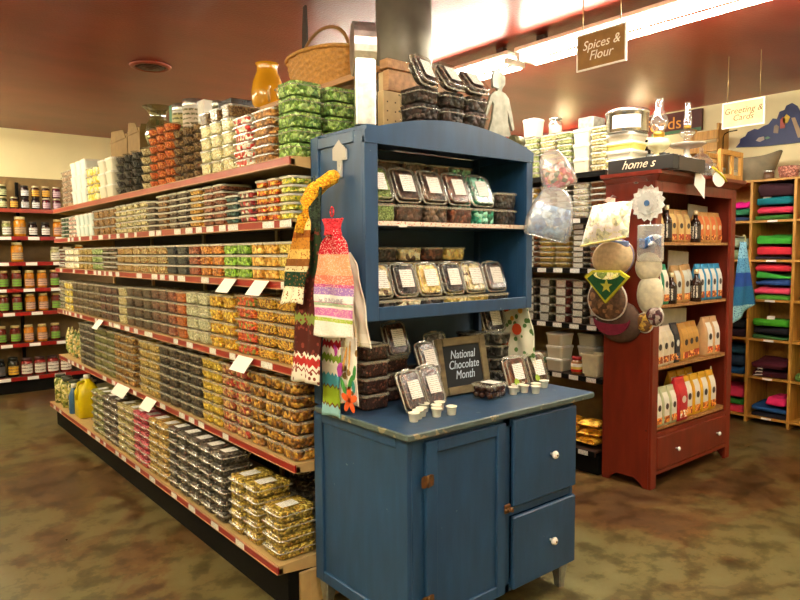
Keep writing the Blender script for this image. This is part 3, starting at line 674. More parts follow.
# arched crest board
pts = [(HX0-ox, 1.952), (HX0-ox, 1.905), (HX1-ox, 1.905), (HX1-ox, 1.948)]
for i in range(1, 20):
    t = i/20; pts.append((HX1-ox-(HX1-HX0)*t, 1.948+.082*sin(pi*t)**.85))
MB().ext(pts, 'y', HY-.004-oy, HY+.016-oy).build('crest_board', BLUE, bc)
bb(HX0+.022, HY+.016, 1.955, HX1-.022, YB, 1.975).build('top_board', BLUE, bc)
sh = bb(HX0+.022, HY+.02, 1.600, HX1-.022, YB-.02, 1.614).build('hutch_shelf', plain('dark_blue_shelf', '2c4050', .4), bc)
ST = bands('perforated_red_white_strip', [(0, 'e6d8c8')], 2, .5, 'b0503c', 130)
m = bb(HX0+.05, HY+.012, 1.603, HX1-.04, HY+.02, 1.620); m.build('edge_strip', ST, sh)
bb(HX0+.17, HY+.008, 1.598, HX0+.21, HY+.012, 1.608).build('price_clip', WHITE, sh)
# ---- boxes in and on the cupboard
CF = {
'pistachio': ('candy_box', 'pale green candy', ['7c9448','93a860','667c38'], 160),
'darkpretzel': ('candy_box', 'dark brown chocolate', ['3a2418','241610','50382a'], 45),
'walnutbark': ('candy_box', 'brown chocolate bark', ['4c3626','2e2018','6a5240'], 50),
'redbrown': ('candy_box', 'reddish brown chocolate nuts', ['54281c','34180f','74442c'], 60),
'mint': ('candy_box', 'shiny green mints', ['0f6a50','1c8a6c','0a3c30','8fd0b8'], 48),
'cocoanut': ('candy_box', 'black chocolate', ['1f1814','352a24','120d0b'], 50),
'whitechoc': ('candy_box', 'white chocolate clusters', ['d8cda4','c2b27e','e8e0c2','5c4430'], 42),
'yellowchoc': ('candy_box', 'pale yellow clusters', ['d6bc6c','b8984a','e4d092'], 40),
'darkbark': ('candy_box', 'dark chocolate bark', ['2a1c14','40302a','1a120e'], 40),
'coffee': ('chocolate_box', 'dark red brown chocolate nuts', ['2c130c','220e09','38190f','1a0a06','30150e','6a4232'], 120),
'balls': ('chocolate_box', 'glossy milk chocolate balls', ['3c2014','4a2a1c','301810'], 40),
'silver': ('candy_box', 'dark speckled chocolate', ['3a3834','5c5a54','24221f','83807a'], 50),
}
FOOD.update(CF)
for k_ in ('coffee', 'silver', 'redbrown', 'darkpretzel'): food('food_'+k_, CF[k_][2], CF[k_][3], .6, .3)
def clam(key, loc, rx, label, group, w=.135, d=.155, h=.05, rz=0, green=False, lab=True):
    """a hinged box leaning back, lid and paper label to the viewer"""
    k = ('lean', key, w, d, h)
    if k not in MM:
        r = .022; sh = MB()
        sh.loft([rr(w*.8, d*.82, r, 0, 3), rr(w*.84, d*.86, r, .004, 3), rr(w*.93, d*.93, r, h*.55, 3), rr(w, d, r, h*.56, 3), rr(w, d, r, h*.60, 3), rr(w*.94, d*.94, r, h*.60, 3)], 0, (1, 0), True, [0, 0, 1, 1, 1])
        ld = MB(); ld.loft([rr(w*.995, d*.995, r, h*.61, 3), rr(w*.995, d*.995, r, h*.65, 3), rr(w*.93, d*.93, r, h*.66, 3), rr(w*.90, d*.90, r, h*.93, 3), rr(w*.86, d*.86, r, h, 3), rr(w*.80, d*.80, r, h*.96, 3)], 0, (0, 1), True, [1, 1, 0, 1, 0])
        ld.box(-.02, d*.49, h*.58, .02, d*.53, h*.62, 1)
        cm = contents_mb(w*.84, d*.84, h*.72, r, len(key), .004, 5)
        MM[k] = (sh.mesh('tub_body', [CLEAR, RIMC]), ld.mesh('tub_lid', [CLEAR, RIMC]), cm.mesh('tub_contents', [fmat(key)]))
    sh, ld, cm = MM[k]
    o = inst(FOOD[key][0], sh, None, loc, (rx, 0, rz)); tag(o, label, 'food container', group)
    inst('contents', cm, o); inst('lid', ld, o)
    if lab: inst('paper_label', label_mesh(.066, .074, LABEL), o, (0, .002, h*1.0+.0002))
    if green:
        MB().lathe([(.016, 0), (.016, .0008)], 16).build('round_sticker', plain('lime_sticker', '8fae2c', .5), o, (-.03, -.045, h*1.0+.0015))
    return o
def lean(key, x, y, zs, deg, *a, **k):
    d = k.get('d', .155); a_ = R(deg)
    return clam(key, (x, y, zs+d/2*.86*sin(a_)+.002), a_, *a, **k)
# upper hutch shelf
zs = 1.6155
for c, key in enumerate(('pistachio', 'darkpretzel', 'walnutbark', 'redbrown', 'mint', 'cocoanut')):
    xx = 1.575+.143*c+.02; ph = FOOD[key][1]; pos = ('first', 'second', 'third', 'fourth', 'fifth', 'last')[c]
    n = 2 if c == 5 else 1
    for i in range(n):
        tub('sq', key, .136, .12, .075, (xx, 2.095, zs+i*.076), 'flat box of %s, %s in front row on upper hutch shelf%s' % (ph, pos, ', lower of two' if n == 2 and i == 0 else ', stacked on another' if n == 2 else ''), 'boxes on the upper hutch shelf', 'c', False, (0, 0, R(90)))
    if c < 5:
        lean(key, xx-.004, 2.105, zs+.076, 66, 'labelled box of %s leaning on upper hutch shelf, %s from left' % (ph, pos), 'leaning boxes on the upper hutch shelf')
    for i in range(4 if c < 5 else 2):
        tub('sq', key, .136, .12, .066, (xx, 2.238, zs+i*.067), 'box of %s at back of upper hutch shelf, %s stack, %s' % (ph, pos, levname(i, 4)), 'back stacks on the upper hutch shelf', 'c', False, (0, 0, R(90)))
zs = 1.2735
for c, key in enumerate(('whitechoc', 'darkbark', 'yellowchoc', 'cocoanut', 'whitechoc', 'darkpretzel')):
    xx = 1.60+.133*c; ph = FOOD[key][1]; pos = ('first', 'second', 'third', 'fourth', 'fifth', 'last')[c]
    k2 = ('darkbark', 'whitechoc', 'darkbark', 'yellowchoc', 'yellowchoc', 'cocoanut')[c]
    tub('sq', k2, .128, .12, .042, (xx, 2.095, zs), 'flat box of %s in front row of lower hutch shelf, %s from left' % (FOOD[k2][1], pos), 'flat boxes on the lower hutch shelf', 'c', False, (0, 0, R(90)))
    lean(key, xx-.002, 2.11, zs+.043, 70, 'labelled box of %s leaning on lower hutch shelf, %s from left' % (ph, pos), 'leaning boxes on the lower hutch shelf', w=.128, d=.145)
    for i in range(4 if c < 5 else 2):
        kk = ('yellowchoc', 'cocoanut', 'whitechoc', 'redbrown', 'yellowchoc', 'cocoanut')[c]
        tub('sq', kk, .128, .12, .062, (xx, 2.245, zs+i*.063), 'box of %s at back of lower hutch shelf, %s stack, %s' % (FOOD[kk][1], pos, levname(i, 4)), 'back stacks on the lower hutch shelf', 'c', False, (0, 0, R(90)))
# counter
zc = .8705
for i in range(4):
    tub('sq', 'coffee', .132, .12, .066, (1.605, 2.155, zc+i*.067), 'clear box of dark red-brown chocolate nuts, %s of left stack on blue counter' % levname(i, 4), 'chocolate nut boxes on the blue counter', 'c', False, (0, 0, R(88+i)), toplabel=1 if i == 3 else 0)
for i in range(3):
    tub('sq', 'coffee', .13, .125, .062, (1.775, 2.235, zc+i*.063), 'box of dark chocolate nuts behind leaning boxes, %s of stack beside left stack' % levname(i, 3), 'chocolate nut boxes on the blue counter', 'c', False, (0, 0, R(90)))
for i in range(2):
    tub('sq', 'redbrown', .13, .125, .062, (1.925, 2.235, zc+i*.063), 'clear box of reddish chocolate behind the chalkboard, %s of short stack' % levname(i, 2), 'chocolate boxes behind the chalkboard', 'c', False, (0, 0, R(90)))
lean('coffee', 1.755, 2.20, zc+.19, 70, 'labelled box of chocolate nuts leaning on top of stack, under hutch left side', 'leaning boxes on the blue counter', rz=R(4))
lean('coffee', 1.872, 2.13, zc+.10, 68, 'labelled box of chocolate nuts leaning high between two stacks, left of chalkboard', 'leaning boxes on the blue counter', w=.12, rz=R(6))
lean('silver', 1.995, 2.205, zc+.125, 74, 'labelled box of dark speckled chocolate leaning just above the chalkboard', 'leaning boxes on the blue counter', w=.13)
for i in range(1): tub('sq', 'coffee', .12, .08, .05, (1.85, 2.125, zc+.0005), 'clear box of chocolate nuts lying under a leaning box, left of chalkboard', 'leaning boxes on the blue counter', 'c', False, (0, 0, R(90)))
lean('coffee', 1.69, 2.02, zc, 66, 'labelled box of chocolate nuts leaning at front, left one of pair on counter', 'leaning boxes on the blue counter', rz=R(8), w=.135, d=.17)
lean('coffee', 1.815, 2.045, zc, 66, 'labelled box of chocolate nuts leaning at front, beside the chalkboard frame', 'leaning boxes on the blue counter', rz=R(4), w=.125, d=.175)
for i in range(4):
    tub('sq', 'cocoanut', .135, .125, .062, (2.29, 2.235, zc+i*.063), 'clear box of black chocolate right of chalkboard, %s of tall stack' % levname(i, 4), 'black chocolate boxes on the counter', 'c', False, (0, 0, R(90)))
for i in range(4):
    tub('sq', 'silver', .13, .12, .060, (2.435, 2.21, zc+i*.061), 'clear box of dark speckled chocolate, %s of stack at right end of counter' % levname(i, 4), 'dark speckled chocolate boxes', 'c', False, (0, 0, R(90)))
lean('cocoanut', 2.345, 2.19, zc+.248, 72, 'labelled box of black chocolate leaning on the tall stack under hutch right side', 'leaning boxes on the blue counter', w=.15, d=.13, h=.05)
lean('redbrown', 2.335, 2.04, zc, 70, 'labelled box with green round sticker, left of pair at right end of counter', 'leaning boxes on the blue counter', w=.145, d=.155, green=True)
lean('darkpretzel', 2.487, 2.045, zc, 70, 'labelled box with green round sticker, right of pair at right end of counter', 'leaning boxes on the blue counter', w=.145, d=.155, green=True)
# the box of chocolate balls lying in front
k = tub('sq', 'balls', .135, .11, .068, (2.11, 1.965, zc), 'clear box of milk chocolate balls with top label in front of chalkboard', None, 'c', False, (0, 0, R(96)), toplabel=1, name='chocolate_ball_box')
for ch in list(k.children):
    if ch.name.startswith('contents'): bpy.data.objects.remove(ch)
BALL = plain('milk_chocolate', '3f2115', .25, var=.2)
bm = MB().lathe([(.002, -.0145), (.009, -.0115), (.0135, -.0055), (.0145, 0), (.0135, .0055), (.009, .0115), (.002, .0145)], 12).mesh('chocolate_ball', [BALL])
for lz in range(2):
    for a in range(3):
        for b in range(4):
            inst('chocolate_ball', bm, k, (-.034+.034*a+random.uniform(-.003, .003), -.045+.03*b+random.uniform(-.003, .003), .018+.026*lz))
# chalkboard
cb = thing('chalkboard', 'small wood framed chalkboard reading National Chocolate Month on the blue counter', 'chalkboard', (2.085, 2.075, .876))
W, Hh = .285, .25; tl = R(-12)
T = Matrix.Rotation(tl, 4, 'X') @ Matrix.Rotation(0, 4, 'Z')
def mm(): q = MB(); q.x = T; return q
q = mm(); q.box(-W/2, -.012, 0, -W/2+.03, .012, Hh, 0, .003); q.box(W/2-.035, -.012, 0, W/2, .012, Hh, 0, .003); q.box(-W/2+.035, -.012, 0, W/2-.035, .012, .035, 0, .003); q.box(-W/2+.035, -.012, Hh-.035, W/2-.035, .012, Hh, 0, .003)
q.build('frame', OLDWOOD, cb)
q = mm(); q.box(-W/2+.03, -.004, .03, W/2-.03, .006, Hh-.03); q.build('slate', plain('chalkboard_black', '0e1318', .8), cb)
text('lettering', 'National\nChocolate\nMonth', .053, plain('chalk', 'bdd0e4', .9), cb, T @ face(0, -.0052, .128, (1, 0, 0), (0, 0, 1)) @ Matrix.Diagonal((.80, 1, 1, 1)), .0006, .3)
q = mm(); q.box(-.01, .012, 0, .01, .016, Hh*.8); q.build('prop', OLDWOOD, cb); cb.rotation_euler[2] = R(-3)
# sample cups
CUP = MB().lathe([(.0155, 0), (.016, .001), (.020, .030), (.0225, .031), (.0225, .034), (.020, .0345), (.0185, .031), (.0145, .003)], 20).mesh('sample_cup', [plain('waxy_white', 'efeeda', .4, var=.02)])
P = [(1.592, 1.862, 'nearest of the left cluster'), (1.632, 1.885, 'second from front in left cluster'), (1.668, 1.905, 'third from front in left cluster'), (1.707, 1.862, 'front right of left cluster'), (1.745, 1.905, 'middle of left cluster'), (1.725, 1.955, 'back of left cluster'), (1.79, 1.935, 'back right of left cluster'), (1.772, 1.848, 'right end of left cluster by counter edge'),
     (2.218, 1.995, 'left end of right cluster'), (2.232, 1.935, 'front left of right cluster'), (2.285, 1.965, 'second from left in right cluster'), (2.335, 1.985, 'back middle of right cluster'), (2.325, 1.885, 'front middle of right cluster'), (2.375, 1.925, 'behind front one in right cluster'), (2.30, 1.93, 'middle of right cluster'), (2.452, 1.94, 'right end of right cluster')]
for x, y, d in P:
    o = inst('sample_cup', CUP, None, (x, y, zc+.0005)); tag(o, 'small white ribbed sample cup on counter, '+d, 'cup', 'white sample cups on the counter')
# boxes on top of the hutch
zt = 1.976
for c, (xx, rzz) in enumerate(((1.86, 3), (2.01, -2), (2.15, 1))):
    nm = ('left', 'middle', 'right')[c]
    for i in range(3):
        tub('clam', 'darkbark', .135, .14, .066, (xx, 2.13, zt+i*.0665), 'clear box of black chocolate on the hutch top, %s of %s stack' % (levname(i, 3), nm), 'chocolate boxes on top of the hutch', 'c', False, (0, 0, R(90+rzz)))
    lean('darkbark', xx-.02, 2.115, zt+.186, (64, 54, 50)[c], 'labelled box of black chocolate leaning on %s stack on top of hutch' % nm, 'leaning boxes on top of the hutch', w=.135, d=.145, h=.055, rz=R(14-6*c))
# galvanised letter and girl
L = thing('metal_letter', 'tall galvanised metal letter seen edge on at the corner of the hutch top', 'ornament', (1.55, 2.10, 1.977))
ang = R(62)
Lm = MB(); Lm.x = Matrix.Rotation(ang, 4, 'Z')
Lm.box(-.065, -.038, 0, -.01, .038, .25, 0, .004)
th = [i*pi/12 for i in range(25)]
outer = [(.075*cos(a), .295+.10*sin(a)) for a in th[:-1]]
Lm.ext(outer, 'y', -.042, .042, 0)
Lm.build('sheet_metal_body', GALV, L)
q = MB(); q.x = Lm.x
q.ext([(.045*cos(a), .295+.065*sin(a)) for a in th[:-1]], 'y', -.045, -.042, 0); q.build('front_inlay', plain('dull_zinc', '8f918c', .5, .8), L)
gl = thing('girl_silhouette', 'flat galvanised metal cutout of a girl in a dress on the hutch top', 'ornament', (2.315, 2.10, 1.976))
gp = [(-.02, 0), (-.02, .05), (-.075, .055), (-.05, .12), (-.04, .185), (-.05, .2), (-.085, .13), (-.1, .125), (-.09, .15), (-.06, .225), (-.035, .245), (-.015, .25), (-.018, .262), (-.045, .258), (-.05, .285), (-.04, .32), (-.015, .337), (.018, .335), (.035, .315), (.034, .285), (.015, .262), (.014, .25), (.035, .245), (.06, .225), (.085, .15), (.1, .09), (.088, .082), (.07, .12), (.052, .17), (.05, .185), (.055, .12), (.075, .055), (.022, .05), (.022, 0), (.006, 0), (.006, .045), (-.004, .045), (-.004, 0)]
MB().ext(gp, 'y', -.006, .006).build('body_cutout', plain('pale_zinc', '8c8a7c', .5, .5, .35, 25), gl)
MB().ext([(-.012, .258), (-.052, .262), (-.056, .3), (-.045, .335), (-.012, .35), (.012, .345), (-.01, .33), (-.025, .3)], 'y', -.012, .002).build('bonnet', plain('dull_zinc', '8f918c', .5, .8), gl)
MB().box(-.05, -.02, 0, .05, .02, .004).build('base_plate', GALV, gl)
q = MB(); q.x = Matrix.Translation((2.39, 2.06, 2.003)) @ Matrix.Rotation(R(100), 4, 'Z') @ Matrix.Rotation(R(90), 4, 'X')
q.lathe([(.020, -.04), (.027, -.036), (.027, .036), (.020, .04)], 16)
tag(q.build('spice_tin', plain('olive_metal', '6c6a4c', .35, .5)), 'small round tin lying on its side at right end of hutch top', 'tin')
# ---- towels on the left side of the cupboard
hk = thing('wall_hook', 'clear plastic hook on the left side of the blue cupboard', 'hook', (1.4855, 2.165, 1.84))
q = MB(); q.ext([(-.045, .015), (-.045, .055), (-.018, .075), (0, .095), (.045, .065), (.045, .02), (.014, .015), (.012, -.05), (-.012, -.05), (-.014, .015)], 'x', -.008, 0); q.build('back_plate', clearplastic('frosted_hook', haze=.7, hazecol='dcdcd6', gloss=.2), hk)
MB().tube([(-.005, 0, .0), (-.007, 0, -.04), (-.018, 0, -.058), (-.034, 0, -.05), (-.037, 0, -.035)], .004, 8).build('hook_arm', BAGP, hk)
def towel(name, label, x, yt, zt, wt, yb, zb, wb, mat, folds=3, amp=.010, xb=None, hem=None, knob=None, ph=0, neck=.12):
    """hangs from (x, yt, zt), hem centred on yb at zb; wt and wb are widths"""
    xb = x if xb is None else xb; Hgt = zt-zb
    t = thing(name, label, 'towel', (x, yt, zt))
    def f(u, v):
        s = v; k = min(1, (s/neck))**.8 if s < neck else 1
        w_ = wt+(wb-wt)*(min(1, s/.45)**.75)
        w_ = w_*(.35+.65*k)
        yy = (yb-yt)*s+(u-.5)*w_
        xx = (xb-x)*s+amp*(.3+.7*s)*sin(folds*2*pi*u+ph+1.3*s)+.003*sin(9*u+14*s)
        return (xx, -0+yy, -s*Hgt+.006*sin(5*u+ph)*s)
    MB().sheet(f, 26, 36, .005).build('cloth', mat, t)
    if knob:
        q = MB(); c, h0, w0 = knob
        q.sheet(lambda u, v: (-.004+.016*sin(u*2*pi)*(1-v*.3), w0*(u-.5)*(1-.25*sin(pi*v))*(1.1-.2*v), h0*(1-v)-.02), 14, 12, .008)
        q.build('crocheted_top', c, t)
        MB().tube([(-.006, .010*cos(a), h0+.005+.018*sin(a)) for a in [i*pi/6 for i in range(12)]], .003, 6, closed=True).build('hanging_loop', c, t)
    return t
RED = food('crochet_red', ['c42432', 'a81a28', 'd83a44'], 150, .9, .6)
YEL = food('crochet_yellow', ['e0a018', 'c88410', 'eab634'], 150, .9, .6)
DKG = food('crochet_dark_green', ['1c2a1c', '101a12', '2c3a28'], 150, .9, .6)
towel('hand_towel', 'white hand towel with brown print, behind the pink towel', 1.466, 2.10, 1.50, .08, 2.03, 1.145, .13, bands('towel_white_brown', [(0, 'e8e4d6'), (.055, '8d8878'), (.06, 'e8e4d6'), (.16, 'dcd6c4')], 2, .9, None, 30), 2, .006)
o = towel('hand_towel', 'floral hand towel with a large orange flower and white hem', 1.457, 2.12, 1.45, .10, 2.11, .915, .14, bands('towel_floral', [(0, 'eeece2'), (.12, 'f0eee6'), (.5, 'd9c9a4'), (.62, 'e8dcc4')], 2, .9, '9a7c4c', 22), 2, .008)
# printed petals lie on the cloth
def dots(parent, lst, x=-.012):
    for (c, pts) in lst:
        for y, z, ry, rz_, a in pts:
            q = MB(); n = 12; q.ext([(y+ry*cos(i*2*pi/n)*cos(a)-rz_*sin(i*2*pi/n)*sin(a), z+ry*cos(i*2*pi/n)*sin(a)+rz_*sin(i*2*pi/n)*cos(a)) for i in range(n)], 'x', x-.001, x)
            q.build('print', plain('print_'+c, c, .9), parent)
fx = -.018
dots(o, [('e05a1c', [(-.06+.028*cos(a), -.51+.028*sin(a), .026, .014, a) for a in (0.3, 1.55, 2.8, 4.05, 5.3)]), ('c43c14', [(-.06, -.51, .009, .009, 0)]),
         ('c04ab0', [(.0, -.40, .02, .03, .4), (.035, -.33, .018, .024, 0)]), ('3c8a3c', [(-.07, -.44, .012, .035, .5), (-.02, -.46, .012, .034, -.5), (-.095, -.40, .01, .03, .2)]), ('2c8c84', [(-.088, -.455, .01, .024, -.2)]), ('c89448', [(-.03, -.36, .007, .06, .35), (-.065, -.34, .006, .06, .1)])], fx)
towel('hand_towel', 'hand towel with coloured chevron stripes, blue band and green dotted hem', 1.441, 2.17, 1.4, .08, 2.195, .855, .12, bands('towel_chevron', [(0, '8fc0c8'), (.10, '6a3a20'), (.115, '8aa428'), (.235, '5a2c1c'), (.25, '4c9cb0'), (.33, 'eeeade'), (.42, '7c9c34'), (.47, 'eeeade'), (.52, 'b02438'), (.57, 'eeeade'), (.62, '4c8cb0'), (.68, 'eeeade'), (.74, '8a7c34'), (.80, 'eeeade')], 2, .9, None, 30, 5, .05), 1, .002)
towel('hand_towel', 'burgundy and green hand towel with red zigzag border and white hem', 1.396, 2.21, 1.60, .07, 2.28, .985, .20, bands('towel_burgundy', [(0, 'e6e2d4'), (.10, '8a2c24'), (.112, 'e6e2d4'), (.135, 'b0302c'), (.185, 'e6e2d4'), (.21, '4c221c'), (.40, '7c8c44'), (.46, '4c221c'), (.7, '2c3a24')], 2, .9, '7c3c30', 45, 7, .05), 2, .007, knob=(DKG, .17, .075), xb=1.370)
towel('hand_towel', 'yellow topped hand towel with brown print, green band and cream hem', 1.372, 2.245, 1.66, .05, 2.32, 1.30, .16, bands('towel_yellow', [(0, 'ece6cc'), (.18, 'e6dfc0'), (.2, '1f3a28'), (.36, 'd8caa0'), (.42, '7a4c24'), (.5, 'd8b060'), (.6, 'b87c2c'), (.72, '8a4c1c'), (.8, 'e4c87c'), (.92, 'd8901c')], 2, .9, '8a5c2c', 95), 2, .007, xb=1.338)
q = MB(); q.tube([(1.445, 2.135, 1.80), (1.44, 2.15, 1.79), (1.42, 2.185, 1.768), (1.40, 2.22, 1.742), (1.38, 2.245, 1.69), (1.372, 2.25, 1.64), (1.368, 2.265, 1.58)], [.018, .028, .026, .032, .03, .028, .032], 10)
q.x = Matrix.Identity(4)
tw = [o for o in bpy.data.objects if o.get('label', '').startswith('yellow topped')][0]
yk = q.build('crocheted_top', YEL, tw); yk.location = (-1.372, -2.245, -1.66)
pk = towel('hand_towel', 'pink and coral banded hand towel with red crocheted top and white hem', 1.378, 2.06, 1.585, .10, 2.075, 1.185, .24, bands('towel_pink', [(0, 'f0eee8'), (.155, 'a8c444'), (.19, 'f0e4ec'), (.205, 'd078b8'), (.28, 'f0eae4'), (.30, 'a8c0a0'), (.325, 'd880a8'), (.335, 'ecebea'), (.40, '9c78bc'), (.47, 'c05890'), (.50, 'e88068'), (.58, 'f0a078'), (.77, 'b81c30')], 2, .9, 'f2d8cc', 170), 1.5, .006, knob=(RED, .06, .12), ph=1)
TXT = plain('print_grey', '9a94a4', .9)
text('printed_words', 'be  SUNSHINE', .026, TXT, pk, face(-.018, .0, -.262, (0, -1, 0), (0, 0, 1)), .0004, .0)
# bags on the right side of the hutch
bg = thing('hanging_bag', 'clear bag of red and pink items hanging on right side of the hutch', 'bag', (2.515, 1.98, 1.965))
def pouch(w, h, t, n=12):
    def f(rad):
        return [[(w/2*cos(a)*k*rad, t/2*sin(a)*k2*rad, z) for a in [i*2*pi/n for i in range(n)]] for z, k, k2 in ((0, .25, .1), (-.02, .6, .3), (-h*.35, .85, .8), (-h*.7, 1, 1), (-h*.95, .95, .6), (-h, .85, .12))]
    return f
f = pouch(.165, .19, .07)
q = MB(); q.loft(f(1), 0, (1, 1), True); q.build('bag', BAGP, bg); q = MB(); q.loft([[(x*.8, y*.8, z*.9-.01) for x, y, z in r_] for r_ in f(1)[2:]], 0, (1, 1), True); q.build('filling', food('red_pink_filling', ['b8243c', 'd8506c', 'e8c8c4', 'c8742c', '2c4a3c'], 45), bg)
MB().tube([(-.11, .02, .0), (-.05, 0, .012), (0, 0, 0)], .003, 6).build('hook', BAGP, bg); bg.rotation_euler = (0, R(-22), R(-38))
bg = thing('hanging_bag', 'clear bag with pale blue cloth hanging low on right side of the hutch', 'bag', (2.49, 1.90, 1.785))
f = pouch(.225, .235, .07)
q = MB(); q.loft(f(1), 0, (1, 1), True); q.build('bag', BAGP, bg); q = MB(); q.loft([[(x*.86, y*.8, z*.92-.01) for x, y, z in r_] for r_ in f(1)[2:]], 0, (1, 1), True); q.build('filling', food('pale_blue_filling', ['6c9ccc', '88b0dc', '5080bc', 'a8c4e0'], 30, .8, .3), bg)
MB().tube([(-.06, .07, .0), (-.03, .03, .012), (0, 0, 0)], .003, 6).build('hook', BAGP, bg); bg.rotation_euler = (0, R(14), R(-35))
o = towel('hand_towel', 'white hand towel with orange flower print hanging on right side of cupboard', 2.46, 2.13, 1.30, .10, 2.10, .95, .20, bands('towel_orange_floral', [(0, 'dcdcc8'), (.5, 'd8dcc4')], 2, .9, '5c8048', 26), 2, .008)
dots(o, [('c8481c', [(.04, -.06, .03, .03, 0), (-.03, -.17, .03, .028, 0), (.05, -.25, .028, .026, 0)]), ('d8a030', [(-.05, -.08, .014, .014, 0), (.0, -.12, .012, .012, 0)])], .016)
dots(o, [('c8481c', [(.04, -.06, .03, .03, 0), (-.03, -.17, .03, .028, 0), (.05, -.25, .028, .026, 0)]), ('d8a030', [(-.05, -.08, .014, .014, 0), (.0, -.12, .012, .012, 0)])], -.014)
# ------------------------------------------------------------------ second shelving run behind the red bookcase
s2 = thing('gondola_shelving', 'second shelving run with black shelf edges behind the red bookcase', 'shelving', (4.35, 3.8, 0))
def sb(x0, y0, z0, x1, y1, z1, mb=None, mi=0, b=0): return (mb or MB()).box(x0-4.35, y0-3.8, z0, x1-4.35, y1-3.8, z1, mi, b)
BROWNM = plain('dark_brown_shelf', '2c1c12', .45)
sb(3.80, 2.55, 0, 4.9, 5.6, .13).build('kick_plate', BLACK, s2)
sb(4.335, 2.55, .13, 4.365, 5.6, 2.25).build('back_panel', plain('pale_pegboard', 'a58a58', .6), s2)
for yy in (2.55, 3.55, 4.55, 5.57): sb(4.32, yy, .13, 4.38, yy+.03, 2.27).build('upright', BLACK, s2)
SB = [.165, .645, 1.0, 1.385, 1.725, 2.03]
for i, z in enumerate(SB):
    x0 = 3.76 if i == 0 else 3.84
    m = MB(); sb(x0, 2.55, z-.014, 4.335, 5.6, z, m); sb(x0, 2.55, z-.036, x0+.016, 5.6, z-.014, m)
    sh = m.build('shelf', BROWNM, s2)
    m = sb(x0-.005, 2.552, z-.034, x0, 5.598, z-.002); m.build('price_rail', BLACK, sh)
    if i < 5:
        for k in range(6): sb(x0-.008, 2.60+.142*k, z-.033, x0-.005, 2.675+.142*k, z-.003).build('price_tag', LABEL, sh)
FOOD.update({
'b_green': ('dip_mix_tub', 'pale green mix', ['a8b070','8c9a58','c8cc98'], 90), 'b_cream': ('dip_mix_tub', 'cream mix', ['d8cc94','ece4b8','c2b478'], 90),
'b_amber': ('spice_tub', 'golden spice', ['c09a3c','a88028','d0ae58'], 160), 'b_gold': ('spice_tub', 'ochre yellow spice', ['c8a848','b89838','d8bc68'], 160),
'b_dark': ('spice_tub', 'dark spice', ['3a3228','2a241c','504436'], 160), 'b_olive': ('spice_tub', 'dark olive herbs', ['3c3a22','2c2a18','545030'], 160),
'b_red': ('spice_tub', 'dark red spice', ['5c1c14','45120c','74281c'], 160), 'b_rust': ('spice_tub', 'rust brown spice', ['8a5030','6c3c20','a0683c'], 160),
'b_white': ('flour_tub', 'white flour', ['ece8d8','dcd6c0','f4f0e4'], 60), 'b_yellow': ('snack_bag', 'yellow chips', ['d09a20','b87c10','e8bc40'], 30)})
rows = {1: [], 2: [('b_olive', 5, .062, 1), ('b_red', 5, .062, 1), ('b_dark', 6, .050, 1), ('b_rust', 5, .062, 1), ('b_dark', 5, .062, 1), ('b_rust', 5, .062, 1)],
        3: [('b_rust', 8, .038, 0), ('b_dark', 8, .038, 1), ('b_amber', 8, .038, 0), ('b_gold', 8, .038, 0), ('b_rust', 7, .040, 1), ('b_red', 7, .04, 1)],
        4: [('b_rust', 6, .040, 0), ('b_white', 6, .040, 0), ('b_dark', 6, .040, 2), ('b_dark', 6, .040, 2), ('b_amber', 6, .04, 1), ('b_white', 6, .04, 0)],
        5: [('b_cream', 7, .042, 0), ('pearl', 3, .098, 0), ('b_green', 7, .042, 0), ('b_cream', 7, .042, 0), ('b_green', 7, .042, 0), ('b_cream', 7, .042, 0)]}
SN = {1: 'fifth shelf', 2: 'fourth shelf', 3: 'third shelf', 4: 'second shelf', 5: 'top shelf'}
rows[2] = [rows[2][i] for i in (3, 2, 1, 0, 4, 5)]; rows[3] = [rows[3][i] for i in (0, 1, 2, 3, 4, 5)]
for r_, cols in rows.items():
    for c, (key, n, h, fl) in enumerate(cols):
        yc = 2.625+.142*c
        for i in range(n):
            o = tub('bucket' if key == 'pearl' else 'sq', key, .128, .14, h-.001, (3.925, yc, SB[r_]+.001+i*h), 'tub of %s, %s of %s stack from bookcase, rear run %s' % (FOOD[key][1].replace('tall cloudy white tub', 'plain white plastic'), levname(i, n), ORD[c], SN[r_]), 'tubs on the rear run %s' % SN[r_], 'w' if r_ > 3 else 'c', True, (0, 0, R(random.uniform(-2, 2))), frontlabel=0)
            if fl: inst('paper_label', label_mesh(.075, h*.74, LABELG if fl == 1 else plain('grey_label', 'b0aca0', .5)), o, (-.0705, 0, h*.42), (R(90), 0, R(-90)))
# fifth shelf: white tubs, jar, bin, bags
for c, (yy, xx, n) in enumerate(((2.97, 3.93, 3), (2.80, 4.07, 3))):
    for i in range(n):
        tub('bucket', 'pearl', .15, .15, .09, (xx, yy, SB[1]+.001+i*.091), 'white plastic tub on rear run, %s of %s stack beyond the bin' % (levname(i, n), ('farther', 'nearer')[c]), 'white tubs on the rear run fifth shelf', 'c', True)
j = thing('jar', 'glass jar with red lid and red yellow label beside white bin', 'jar', (3.88, 2.785, SB[1]+.001))
MB().lathe([(.036, 0), (.04, .004), (.04, .085), (.03, .1)], 18).build('glass_body', plain('peanut_brown', '8a5a30', .2), j)
MB().lathe([(.032, .1), (.034, .102), (.034, .122), (.032, .124)], 18).build('lid', plain('red_lid', 'a8202a', .3), j)
MB().lathe([(.0405, .02), (.0407, .021), (.0407, .075), (.0405, .076)], 18).build('paper_label', bands('jar_label', [(0, 'c02820'), (.3, 'e0c060'), (.6, 'ece8dc')], 2), j)
b_ = thing('storage_bin', 'square cream plastic bin at the near end of rear run', 'bin', (3.90, 2.655, SB[1]+.001))
